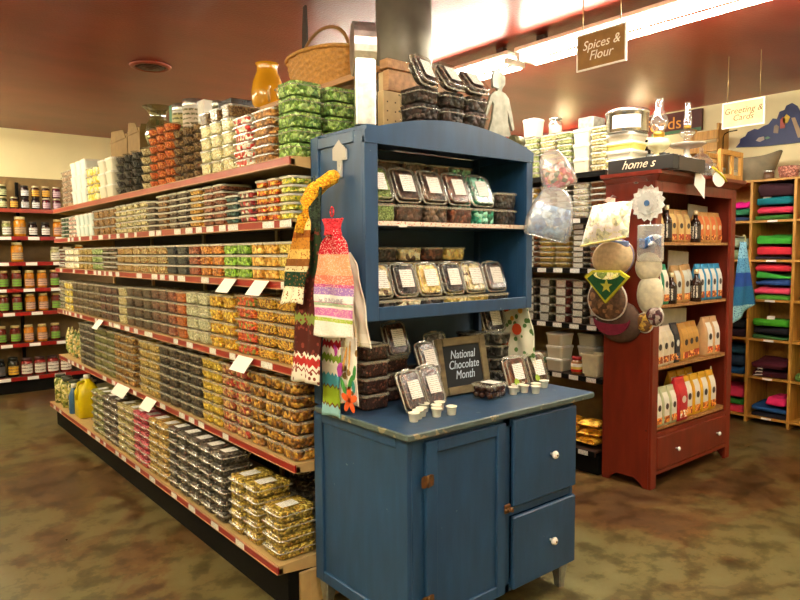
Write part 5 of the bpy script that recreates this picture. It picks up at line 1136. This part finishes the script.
def shirt(x, y, z, w, d, h, col, label, seed, grp):
    m_ = plain('cloth_'+col, col, .85, var=.15, nscale=14, bmp=.15, spec=.2)
    q = MB(); rings = []
    n = 5; prof = [(.94, 0), (1, .25), (1, .6), (.97, .85), (.86, 1.0), (.5, 1.04), (.2, 1.03)]
    for k, hh in prof:
        rg = []
        for (a, b, c_) in rr(d*k, w*k, .03*k, hh*h, 4):
            e = noise.noise_vector(Vector((a*8+seed*3.1, b*9, hh*2)))
            rg.append((a+e.x*.018, b+e.y*.010, max(0, c_+(e.z*.04 if hh > .2 else 0)*min(1, h/.04))))
        rings.append(rg)
    q.loft(rings, 0, (1, 1), True)
    return tag(q.build('folded_shirt', m_, None, (x, y, z)), label, 'shirt', grp)
stk = {
 (1, 5): [('3c6c2c', 'olive green', .035), ('d83c5c', 'coral pink', .05), ('146c78', 'teal', .05), ('3a2028', 'dark plum', .09)],
 (1, 4): [('2c2430', 'dark', .02), ('c82c3c', 'cherry red', .07), ('3c9c34', 'bright green', .06)],
 (1, 3): [('4c8c2c', 'leaf green', .03), ('e04c6c', 'pink', .05), ('2c4c8c', 'navy and teal', .035), ('3c9c3c', 'bright green', .04), ('c42c3c', 'red', .055)],
 (1, 2): [('3c6c3c', 'dull green', .025), ('1c1c24', 'black', .045), ('4cac2c', 'bright lime green', .05)],
 (1, 1): [('3c1420', 'dark maroon', .055), ('4a1826', 'maroon', .06)],
 (1, 0): [('1c1c28', 'black', .03), ('244c84', 'royal blue', .04), ('e02c6c', 'hot pink', .055)],
 (0, 5): [('2c3c5c', 'navy', .03), ('2c6c4c', 'dark green', .04), ('d81c84', 'magenta', .045)],
 (0, 4): [('7c8c6c', 'sage', .08), ('8c9c84', 'pale sage', .08)],
 (0, 3): [('5c8cb4', 'sky blue', .08)],
 (0, 2): [('2c1c28', 'dark plum', .06), ('1c1c20', 'black', .05)],
 (0, 1): [('1c4c7c', 'deep blue', .05), ('20344c', 'dark navy', .08), ('1c3c4c', 'dark teal', .06)],
 (0, 0): [('d83c5c', 'coral pink', .05), ('2c7c2c', 'green', .045), ('c83054', 'rose pink', .08)],
 (2, 3): [('8a6c3c', 'tan', .06)], (2, 1): [('5c7c3c', 'moss green', .05)], (2, 4): [('7c5c4c', 'brown', .05)], (2, 5): [('8c2c3c', 'brick red', .06)]}
rn = ['bottom row', 'fifth row', 'fourth row', 'third row', 'second row', 'top row']; cn = ['left', 'middle', 'right']
for (c, r_), lst in stk.items():
    z = CZ[r_]+.0085; yc = (ys[c+1 if c else 1]+ys[c+2 if c else 2])/2 if False else (ys[c+1]+ys[c+2])/2
    for i, (col, nm, h) in enumerate(lst):
        last = i == len(lst)-1
        w = .285 if not (c == 1 and r_ == 0 and last) else .16
        shirt(6.17+random.uniform(-.01, .01), yc-(.06 if w < .2 else 0)+random.uniform(-.008, .008), z, w, .30, h, col, '%s folded shirt, %s in %s cubby of %s' % (nm, levname(i, len(lst)), cn[c], rn[r_]), i+10*r_+3*c, 'folded shirts in the %s %s cubby' % (cn[c], rn[r_])); z += h*1.04+.02
for r_, y_, zz in ((5, 2.44, 1.93), (2, 2.38, .905)):
    q = MB(); q.box(-.003, -.03, 0, .0, .03, .035); tag(q.build('cloth_tag', PAPER, None, (6.0+.05, y_, zz+.0), (0, R(35), R(10))), 'white paper tag on the folded shirts, %s' % rn[r_], 'tag')
q = MB(); 
for k in range(3): q.tube([(6.03, 2.50-.02*k, 0.412+.03*k), (6.0, 2.47-.01*k, .425+.03*k), (6.02, 2.42, .43+.025*k)], .006, 6)
tag(q.build('drawstring', plain('white_cord', 'd8d4cc', .8)), 'white drawstrings hanging from the dark maroon shirts', 'cord')
# right wall decorations
mp = thing('state_plaque', 'navy blue wooden state shaped plaque with painted motifs on the right wall', 'plaque', (6.497, 2.62, 2.45))
vp = [(2.905, 2.462), (2.87, 2.50), (2.865, 2.535), (2.82, 2.555), (2.80, 2.59), (2.74, 2.61), (2.71, 2.60), (2.66, 2.625), (2.62, 2.635), (2.585, 2.68), (2.55, 2.67), (2.53, 2.73), (2.49, 2.74), (2.475, 2.775), (2.43, 2.79), (2.39, 2.76), (2.36, 2.70), (2.31, 2.66), (2.28, 2.56), (2.20, 2.50), (2.18, 2.435), (2.5, 2.44), (2.7, 2.445)]
MB().ext([(y-2.62, z-2.45) for y, z in vp], 'x', -.022, -.002).build('plaque_board', plain('navy_paint', '1f2c5c', .5), mp)
for nm, col, pts in (('painted_bird', 'c8a42c', [(2.50, 2.66), (2.47, 2.70), (2.44, 2.67), (2.46, 2.62), (2.49, 2.62)]), ('painted_barn', '9a4030', [(2.52, 2.58), (2.52, 2.66), (2.50, 2.68), (2.475, 2.66), (2.48, 2.58)]), ('painted_shed', '7c6c5c', [(2.575, 2.55), (2.57, 2.61), (2.55, 2.62), (2.53, 2.60), (2.535, 2.54)]), ('painted_flower', 'b8a8a0', [(2.725, 2.50), (2.70, 2.525), (2.655, 2.53), (2.65, 2.50), (2.69, 2.485)]), ('painted_leaf', '5c8c6c', [(2.65, 2.515), (2.62, 2.525), (2.60, 2.51), (2.63, 2.50)]), ('painted_road', 'a08464', [(2.43, 2.66), (2.40, 2.66), (2.33, 2.48), (2.37, 2.48)])):
    MB().ext([(y-2.62, z-2.45) for y, z in pts], 'x', -.026, -.0215).build(nm, plain('motif_'+col, col, .5), mp)
fs = thing('wall_sign', 'long dark maroon sign with orange lettering high on the right wall', 'sign', (6.497, 3.55, 2.77))
q = MB(); q.box(-.04, -.32, -.10, -.002, 1.2, .11, 0, .004); q.build('sign_board', plain('sign_maroon', '4c1f1a', .5), fs)
text('lettering', 'Foods', .17, plain('sign_orange', 'd89838', .5), fs, face(-.0415, .09, .0, (0, -1, 0), (0, 0, 1)), .001, .0)
q = MB(); q.box(-.043, -.32, -.10, -.040, .2, -.07); q.build('green_stripe', plain('sign_green', '3c6c4c', .5), fs)
# items on top of the cubbies
zc2 = 2.0985
dw = thing('dough_bowl', 'long grey wooden dough bowl on top of the cubby shelves', 'bowl', (6.2, 2.61, zc2))
q = MB(); rings = []
for k, zz in ((.5, 0), (.62, .015), (.86, .11), (1, .2), (.97, .205), (.82, .11), (.55, .03)):
    rings.append([(.13*k*cos(a), .22*k*sin(a), zz+(.05*abs(sin(a))**3 if zz > .1 else 0)) for a in [i*2*pi/28 for i in range(28)]])
q.loft(rings, 0, (1, 1), True); q.build('bowl_body', plain('weathered_grey_wood', '857a62', .75, var=.25, nscale=9), dw)
bk = thing('small_basket', 'small pinkish wicker basket on top of the cubbies', 'basket', (6.08, 2.285, zc2)); MB().lathe([(.05, 0), (.07, .01), (.085, .09), (.08, .095), (.06, .02)], 20).build('basket_body', food('pink_wicker', ['a86c5c', '8a5448', 'c08c7c'], 70, .8, .5), bk)
wr = thing('wire_stand', 'black wrought iron stand with tall curled post on cubby top', 'stand', (6.06, 2.83, zc2))
MB().tube([(0, 0, 0), (0, 0, .40), (0, -.01, .43), (0, -.04, .445), (0, -.12, .45)], .005, 8).build('post', BLACK, wr); MB().lathe([(.05, 0), (.05, .008), (.01, .012)], 16).build('base', BLACK, wr)
cr = thing('slatted_crate', 'pale slatted wooden crate on end behind the cake stand', 'crate', (6.22, 3.06, zc2))
for k in range(4): MB().box(-.12, -.16, .08+.11*k, -.10, .16, .16+.11*k, 0, .003).build('slat', PINE, cr)
q = MB(); q.box(-.10, -.16, 0, .1, -.14, .55); q.build('end_board', PINE, cr); MB().box(-.10, .14, 0, .1, .16, .55).build('end_board', PINE, cr)
tq = thing('teal_ornament', 'teal ribbon ornament at right end of the cubby top', 'ornament', (6.1, 2.165, zc2)); MB().tube([(.0, .02*sin(i*1.3), .02+.03*i) for i in range(10)], [.02, .028, .02, .03, .02, .028, .02, .026, .02, .01], 8).build('ribbon_body', plain('teal_ribbon', '4ca8a0', .5), tq)
for i, (y, h, c, nm) in enumerate(((2.72, .1, 'c8b48c', 'cream'), (2.43, .07, '6a4a30', 'brown'), (2.98-.14, .13, '8c7c50', 'olive'))):
    t = thing('canister', 'small %s canister on top of the cubbies' % nm, 'canister', (6.02+.03, y, zc2)); MB().lathe([(.038, 0), (.04, .004), (.04, h-.02), (.036, h-.018)], 16).build('body', plain('can_'+c, c, .4), t); MB().lathe([(.041, h-.018), (.041, h), (.036, h+.003)], 16).build('lid', GALV, t)
# ------------------------------------------------------------------ hanging signs
def hsign(x, y0, y1, z0, z1, label, lines, size, board, ink):
    yc, zc_ = (y0+y1)/2, (z0+z1)/2
    t = thing('hanging_sign', label, 'sign', (x, yc, zc_)); w, h = abs(y1-y0), z1-z0
    MB().box(-.004, -w/2+.008, -h/2+.008, .004, w/2-.008, h/2-.008).build('board', board, t)
    q = MB(); q.box(-.006, -w/2, -h/2, .006, -w/2+.008, h/2); q.box(-.006, w/2-.008, -h/2, .006, w/2, h/2); q.box(-.006, -w/2+.008, -h/2, .006, w/2-.008, -h/2+.008); q.box(-.006, -w/2+.008, h/2-.008, .006, w/2-.008, h/2); q.build('border', WHITE, t)
    text('lettering', lines, size, ink, t, face(-.0045, 0, .0, (0, -1, 0), (0, 0, 1)), .0006, .25)
    for yy in (-w*.38, w*.38): MB().tube([(0, yy, h/2), (0, yy, 2.9-zc_)], .003, 6).build('hanging_rod', plain('rod_brass', 'b09468', .4, .5), t)
hsign(3.15, 1.98, 2.285, 2.482, 2.678, 'brown hanging sign with white border reading Spices and Flour', 'Spices &\nFlour', .068, plain('kraft_brown_board', '8a6634', .7), plain('chalk_white', 'f0ecdc', .8))
hsign(5.0, 2.05, 2.345, 2.385, 2.57, 'pale hanging sign with rods reading Greeting and Cards', 'Greeting &\nCards', .06, plain('cream_board', 'd8c08c', .6), plain('dark_script', '6a5034', .8))
# ------------------------------------------------------------------ wooden topper, basket and jars above the long run
tp = thing('topper_plank', 'long wooden plank along the top of the left shelving', 'plank', (2.07, 4.4, 2.305)); MB().box(-.22, -1.98, 0, .22, 2.0, .03, 0, .003).build('board', CRATE, tp)
zp = 2.3355
ct = thing('wooden_crate', 'wooden crate with rimmed top at near end of the topper plank', 'crate', (2.06, 2.365, 0))
q = MB(); q.box(-.20, -.03, 2.21, .20, .012, 2.303, 0, .003); q.box(-.215, -.04, 2.303, .21, .016, 2.345, 0, .003); q.build('crate_body', CRATE, ct)
pf = thing('perforated_box', 'pale perforated box under the wooden crate', 'box', (2.04, 2.365, 1.977))
q = MB(); q.box(-.21, -.03, 0, .21, .012, .23, 0, .003); q.build('box_body', plain('pale_pegbox', 'c2a878', .6), pf)
q = MB()
for i in range(9):
    for j_ in range(4): q.lathe([(.004, 0), (.004, .0)], 6) if False else q.box(-.19+.045*i, -.0315, .06+.04*j_, -.184+.045*i, -.0295, .066+.04*j_)
pf2 = q.build('holes', plain('hole_dark', '4a3a22', .8), pf); pf2['kind'] = 'stuff'
bk = thing('wicker_basket', 'oval woven wicker basket with hoop handle on the topper plank', 'basket', (2.05, 3.14, zp))
WK = plain('wicker_gold', 'b8843c', .6, var=.25, nscale=60); 
q = MB(); nn = 84; rings = []
for r_ in range(29):
    t_ = r_/28; kx = .12+.045*t_; ky = .22+.055*t_
    row = r_//2; rings.append([((kx+.005*(1 if ((i//3)+row) % 2 else -1)*(.4+.6*(r_ % 2)))*cos(2*pi*i/nn), (ky+.005*(1 if ((i//3)+row) % 2 else -1)*(.4+.6*(r_ % 2)))*sin(2*pi*i/nn), .22*t_) for i in range(nn)])
for t_ in (1, .1): rings.append([((.105+.045*t_)*cos(2*pi*i/nn), (.205+.055*t_)*sin(2*pi*i/nn), .22*t_+.01) for i in range(nn)])
q.loft(rings, 0, (1, 1), True); q.build('woven_body', WK, bk)
MB().tube([(.167*cos(a), .278*sin(a), .222) for a in [i*2*pi/40 for i in range(40)]], .011, 8, 0, True).build('rim', WK, bk)
MB().tube([(.0, .24*cos(a), .21+.17*sin(a)) for a in [i*pi/20 for i in range(21)]], .009, 8).build('handle', plain('handle_wood', '8a6030', .5), bk)
pd = thing('wooden_paddle', 'dark wooden paddle standing upright in the wicker basket', 'paddle', (2.06, 3.34, zp+.02)); q = MB(); q.ext([(-.012, 0), (.022, 0), (.03, .25), (.024, .42), (.012, .535), (-.012, .54), (-.02, .40)], 'x', -.006, .006); q.build('paddle_body', plain('dark_walnut', '2a1a10', .4), pd)
vs = thing('vase', 'golden yellow glazed jug on the topper plank beside the basket', 'jug', (1.97, 3.63, zp))
YV = plain('golden_glaze', 'd0941c', .15, var=.12, nscale=8, spec=.8)
MB().lathe([(.06, 0), (.066, .005), (.09, .05), (.097, .11), (.085, .18), (.062, .235), (.06, .265), (.07, .285), (.064, .285), (.052, .265), (.05, .2)], 28).build('jug_body', YV, vs)
MB().tube([(-.03, -.075, .05), (-.05, -.11, .07), (-.055, -.115, .10), (-.04, -.10, .13), (-.02, -.07, .14)], .007, 8).build('handle', plain('pale_handle', 'e0b870', .3), vs)
for i, (y, mcol, lab) in enumerate(((4.85, 'b8b078', 'tall canister with silver lid and yellow label on topper plank, left one'), (4.65, 'c8b8a4', 'tall canister with silver lid and pinkish label on topper plank, right one'))):
    t = thing('canister', lab, 'canister', (1.93, y, zp)); MB().lathe([(.068, 0), (.070, .004), (.070, .20)], 22).build('body', WHITE, t); MB().lathe([(.071, .20), (.072, .202), (.072, .245), (.066, .25)], 22).build('lid', GALV, t)
    MB().lathe([(.0705, .02), (.0708, .021), (.0708, .18), (.0705, .181)], 22).build('paper_label', printed('can_label_'+mcol, mcol, '5c5c34', 5, ax=2), t)
q = MB(); q.box(1.90, 4.40, zp, 2.0, 4.50, zp+.21, 0, .004); tag(q.build('white_carton', plain('pale_carton', 'dcd8cc', .5)), 'narrow white carton right of the canisters on the topper plank', 'carton')
t = thing('canister', 'small canister with silver lid, just left of the dark tin box', 'canister', (1.90, 4.17, zp)); MB().lathe([(.034, 0), (.035, .1)], 18).build('body', WHITE, t); MB().lathe([(.036, .1), (.036, .15), (.033, .153)], 18).build('lid', GALV, t)
q = MB(); q.box(1.87, 3.92, zp, 2.1, 4.10, zp+.13, 0, .004); tag(q.build('tin_box', plain('dark_glossy_tin', '2c2a2a', .15, .4, .6, 20)), 'dark glossy square tin between the canisters and the yellow jug', 'tin')
gv = thing('glass_vase', 'large flared clear glass vase near far end of the topper plank', 'vase', (1.97, 5.45, zp))
q = MB(); q.loft([[(r*cos(a), r*sin(a), z) for a in [i*2*pi/24 for i in range(24)]] for r, z in ((.06, 0), (.09, .04), (.11, .12), (.09, .2), (.06, .25), (.075, .30), (.12, .34))], 0, (1, 0), True); q.build('glass', clearplastic('olive_glass', tint='c4c49c', gloss=.12, rough=.05, haze=.2, hazecol='8a8a5c'), gv)
q = MB(); q.box(1.95, 5.08, zp, 2.03, 5.16, zp+.30, 0, .004); tag(q.build('green_carton', plain('dark_green_card', '1f6a34', .5)), 'tall dark green carton between the glass vase and the canisters', 'carton')
KR = plain('kraft_cardboard', '7a5f34', .8)
for nm, y, w, h, lab in (('cardboard_box', 6.12, .46, .25, 'open cardboard box with flaps at far end of the topper, left one'), ('cardboard_box', 5.72, .30, .26, 'open cardboard box beside the glass vase')):
    t = thing(nm, lab, 'box', (1.99, y, zp)); W2 = w/2
    q = MB(); q.box(-.13, -W2, 0, .13, W2, .008); q.box(-.13, -W2, .008, -.124, W2, h*.75); q.box(.124, -W2, .008, .13, W2, h*.75); q.box(-.124, -W2, .008, .124, -W2+.006, h*.6); q.box(-.124, W2-.006, .008, .124, W2, h*.6); q.build('box_body', KR, t)
    q = MB(); q.ext([(-W2+.02, h*.6), (W2-.01, h*.6), (W2-.05, h*1.0), (-W2+.09, h*.9)], 'x', -.136, -.1305); q.build('flap', KR, t)
    q = MB(); q.ext([(-.13, h*.6), (.13, h*.6), (.11, h*.88), (-.12, h*.84)], 'y', -W2-.006, -W2-.001); q.build('flap', KR, t)
fp = thing('flue_pipe', 'thick galvanised flue pipe rising from the crate to the ceiling', 'pipe', (2.22, 2.66, zp))
MB().lathe([(.14, 0), (.142, .002), (.142, .5635), (.14, .5635)], 36).build('pipe', plain('dark_galvanised', '6c675c', .5, .5, .35, 5), fp)
q = MB(); q.box(2.10, 2.44, zp, 2.3, 2.5, zp+.03, 0, .002) 
# ------------------------------------------------------------------ far left end of the long run
zF = SH['F']+.001
t = thing('detergent_jug', 'bright yellow plastic jug with handle on bottom shelf, far end', 'jug', (1.41, 5.66, zF))
YJ = plain('bright_yellow_plastic', 'e2cc0c', .35, var=.06)
q = MB(); q.loft([rr(.15, .15, .03, 0, 3), rr(.17, .17, .035, .01, 3), rr(.17, .17, .035, .17, 3), rr(.15, .16, .035, .22, 3), rr(.09, .12, .03, .265, 3), rr(.05, .05, .02, .29, 3), rr(.045, .045, .02, .305, 3)], 0, (1, 1), True); q.build('jug_body', YJ, t)
MB().tube([(-.03, -.02, .29), (-.07, -.03, .275), (-.092, -.035, .22), (-.088, -.035, .15)], .014, 8).build('handle', YJ, t); MB().lathe([(.024, .305), (.025, .307), (.025, .33), (.022, .333)], 14).build('cap', WHITE, t)
t = thing('bottle', 'blue bottle just left of the yellow jug', 'bottle', (1.35, 5.84, zF)); MB().lathe([(.035, 0), (.037, .004), (.037, .15), (.02, .19), (.015, .21)], 16).build('glass_body', plain('blue_plastic', '2c5c8c', .3), t); MB().lathe([(.017, .21), (.017, .24), (.014, .242)], 12).build('cap', WHITE, t)
for i in range(4):
    t = thing('olive_jar', 'tall jar of green olives at far end of the bottom shelf, %s from end' % ORD[i], 'jar', (1.37+.02*(i % 2), 6.36-.125*i, zF), 0, 'olive jars on the bottom shelf'); MB().lathe([(.045, 0), (.05, .005), (.05, .20), (.038, .225)], 18).build('glass_body', food('olive_fill', ['6c7430', '4a5420', '98944c', 'b8b080'], 38, .2, .3), t); MB().lathe([(.04, .225), (.041, .227), (.041, .245), (.038, .247)], 16).build('lid', plain('dark_lid', '3c4438', .3, .5), t)
for i in range(2):
    for j_ in range(2):
        t = thing('food_can', 'blue and white can behind the olive jars, %s %s' % (('lower', 'upper')[j_], ('farther', 'nearer')[i]), 'can', (1.52, 6.12-.12*i, zF+.112*j_), 0, 'blue and white cans'); MB().lathe([(.048, 0), (.05, .003), (.05, .107), (.048, .11)], 18).build('body', bands('can_label', [(0, 'c8c8c4'), (.08, '24406c'), (.45, 'e4e2dc'), (.7, '24406c'), (.92, 'c8c8c4')], 2, .35), t)
for i in range(5):
    pillow_bag('snack_bag', 'upright bag of green and tan snacks, far end of fifth shelf, %s from end' % ORD[i], (1.45, 6.34-.115*i, SH['E']+.001), .105, .24+.02*(i % 2), .06, fmat('greenbag'), (0, 0, R(80+random.uniform(-8, 8))), 'snack bags at the far end of the fifth shelf')
for i in range(2): tag(MB().box(1.42, 6.22-.12*i, SH['E']+.30-.0, 1.5, 6.30-.12*i, SH['E']+.30, 0).build('x', WHITE), None, None) if False else None
# ------------------------------------------------------------------ jar shelves on the back wall
js = thing('jar_shelving', 'red edged wall shelving full of jam and pickle jars at far left', 'shelving', (1.4, 8.3, 0))
def jb(x0, y0, z0, x1, y1, z1, mb=None, mi=0): return (mb or MB()).box(x0-1.4, y0-8.3, z0, x1-1.4, y1-8.3, z1, mi)
JZ = [.18, .545, .885, 1.14, 1.425, 1.70, 1.995]
jb(.3, 8.18, 0, 2.6, 8.54, .14).build('kick_plate', BLACK, js); jb(.3, 8.50, .14, 2.6, 8.54, 2.36).build('back_panel', plain('brown_back_panel', '7c6238', .6), js)
for xx in (.3, 1.45, 2.57): jb(xx, 8.46, .14, xx+.03, 8.50, 2.30).build('upright', BLACK, js)
for i, z in enumerate(JZ):
    s_ = jb(.3, 8.16, z-.02, 2.6, 8.5, z).build('shelf', plain('shelf_underside', '3c2c1c', .6), js)
    jb(.3, 8.15, z-.042, 2.6, 8.16, z-.002).build('price_rail', REDLIP if i == 6 else REDRAIL, s_)
    if i < 6:
        for k in range(5): x_ = .62+.27*k+.1*((i*7) % 3)/3; jb(x_, 8.145, z-.04, x_+.11, 8.15, z-.006).build('price_tag', PAPER, s_)
JM = {}
def jar(kind, x, y, z, label, grp):
    r, h, body, lidc, labc, lr = kind
    k = ('jar',)+kind
    if k not in JM:
        b_ = MB().lathe([(r*.92, 0), (r, .006), (r, h*.74), (r*.8, h*.86)], 16).mesh('glass_body', [plain('jar_'+body, body, .12, var=.25, nscale=30)])
        l_ = MB().lathe([(r*.82, h*.86), (r*.86, h*.87), (r*.86, h*.985), (r*.8, h)], 16).mesh('lid', [plain('lid_'+lidc, lidc, .35, .3)])
        p = MB(); n = 9; ang_ = [R(-90-62+124*i/(n-1)) for i in range(n)]
        p.ext([((r+.0015)*cos(a), (r+.0015)*sin(a)) for a in ang_]+[((r+.0004)*cos(a), (r+.0004)*sin(a)) for a in ang_[::-1]], 'z', h*.12, h*(.12+lr))
        JM[k] = (b_, l_, p.mesh('paper_label', [printed('jarlab_'+labc, labc, '5c4c44', 3, ax=2)]))
    o = inst('jam_jar', JM[k][0], None, (x, y, z)); tag(o, label, 'jar', grp); inst('lid', JM[k][1], o); inst('paper_label', JM[k][2], o)
    if False: pass
dj = (.042, .125, '241418', '1c1c1c', 'd8dce4', .5); dg_ = (.042, .125, '3a1c14', 'c8b890', 'e0a82c', .55); dp = (.042, .125, '4c1424', 'c0b498', 'c8a8b8', .5); dgn = (.042, .125, '2c3018', 'd0c498', 'c4cc98', .5)
gr = (.05, .19, '5c1410', 'c8b478', '6ca02c', .42); yl = (.05, .19, 'b87018', 'c8b478', 'c89c84', .4); big = (.06, .21, 'c07c18', 'd0c090', 'c0a074', .35); pale = (.05, .16, 'a8a070', 'd0c8a8', 'e8e4d4', .5)
wn = (.045, .16, '8c8c58', 'c8bc94', 'e4e2d8', .5); blk = (.045, .155, '201414', '24201c', 'ece8e4', .5); pk_ = (.06, .19, '7c2420', '3c1c1c', 'dcd4c8', .55); yb_ = (.055, .21, '1c1c14', '14140f', 'd8a41c', .45); dk = (.055, .2, '16181c', '14140f', '4c4c50', .5)
def jrow(z, y, kinds, x0, step, rowname):
    for i, kd in enumerate(kinds):
        if kd is None: continue
        nm = {id(dj): 'dark jam jar with pale label', id(dg_): 'dark jar with golden label', id(dp): 'plum jar with pinkish label', id(dgn): 'dark green jar with pale green label', id(gr): 'dark red jar with lime green label', id(yl): 'amber jar with pink-tan label', id(big): 'big amber jar', id(pale): 'pale jar with white label', id(wn): 'olive jar with white label', id(blk): 'black jar with white label', id(pk_): 'wide red jar with cream label', id(yb_): 'black bottle-jar with yellow label', id(dk): 'black jar with grey label'}[id(kd)]
        jar(kd, x0+step*i, y+random.uniform(-.004, .004), z, '%s, %s from left, %s' % (nm, ORD[i] if i < 8 else 'last', rowname), 'jars, '+rowname)
z6 = JZ[6]+.001
jrow(z6, 8.23, [dj, dgn, dj, dgn, dg_, dj, dj, dp, dp], .97, .105, 'front of top wall shelf')
jrow(z6+.127, 8.23, [None, dj, None, dgn, None, dj, dg_, dg_, dp], .97, .105, 'upper tier of top wall shelf')
jrow(JZ[5]+.001, 8.23, [blk, wn, wn, big, blk, blk, yl], 1.06, .125, 'second wall shelf')
jrow(JZ[4]+.001, 8.24, [big, None, None, pale, pale, yl], 1.42-.02, .125, 'third wall shelf')
jrow(JZ[3]+.001, 8.23, [gr, gr, gr, yl, yl, gr], 1.13, .125, 'fourth wall shelf')
jrow(JZ[2]+.001, 8.23, [pk_, gr, gr, yl, yl, gr], 1.12, .128, 'fifth wall shelf')
jrow(JZ[1]+.001, 8.23, [pk_, gr, gr, yl, yl, gr], 1.08, .132, 'sixth wall shelf')
jrow(JZ[0]+.001, 8.23, [dk, dk, yb_, pk_, pk_, pk_, pk_], 1.05, .13, 'lowest wall shelf')
# ------------------------------------------------------------------ camera and render settings
cam = bpy.data.cameras.new('camera'); co = bpy.data.objects.new('camera', cam); C.objects.link(co)
cam.sensor_width = 36; cam.lens = 36*667.77/800; cam.clip_start = .05; cam.clip_end = 60
Mx = Matrix(((0.7725371829649313, 0.0502386143523207, -0.6329789748203073), (-0.634935469015412, 0.050794837521232955, -0.7708935300463808), (-0.006576558582345161, 0.9974447183223492, 0.07113917885428986))).to_4x4()
Mx.translation = Vector((0, 0, 1.5)); co.matrix_world = Mx
S = bpy.context.scene; S.camera = co
w = bpy.data.worlds.new('world'); S.world = w; w.use_nodes = True
w.node_tree.nodes['Background'].inputs[0].default_value = (1, .9, .75, 1); w.node_tree.nodes['Background'].inputs[1].default_value = .01
S.view_settings.view_transform = 'Standard'; S.view_settings.look = 'None'; S.view_settings.gamma = 1; S.view_settings.use_curve_mapping = False
S.view_settings.exposure = 1.05
cy = S.cycles; cy.max_bounces = 8; cy.diffuse_bounces = 4; cy.glossy_bounces = 3; cy.transparent_max_bounces = 24; cy.transmission_bounces = 4
cy.caustics_reflective = False; cy.caustics_refractive = False; cy.use_denoising = True; cy.sample_clamp_indirect = 6; cy.sample_clamp_direct = 0
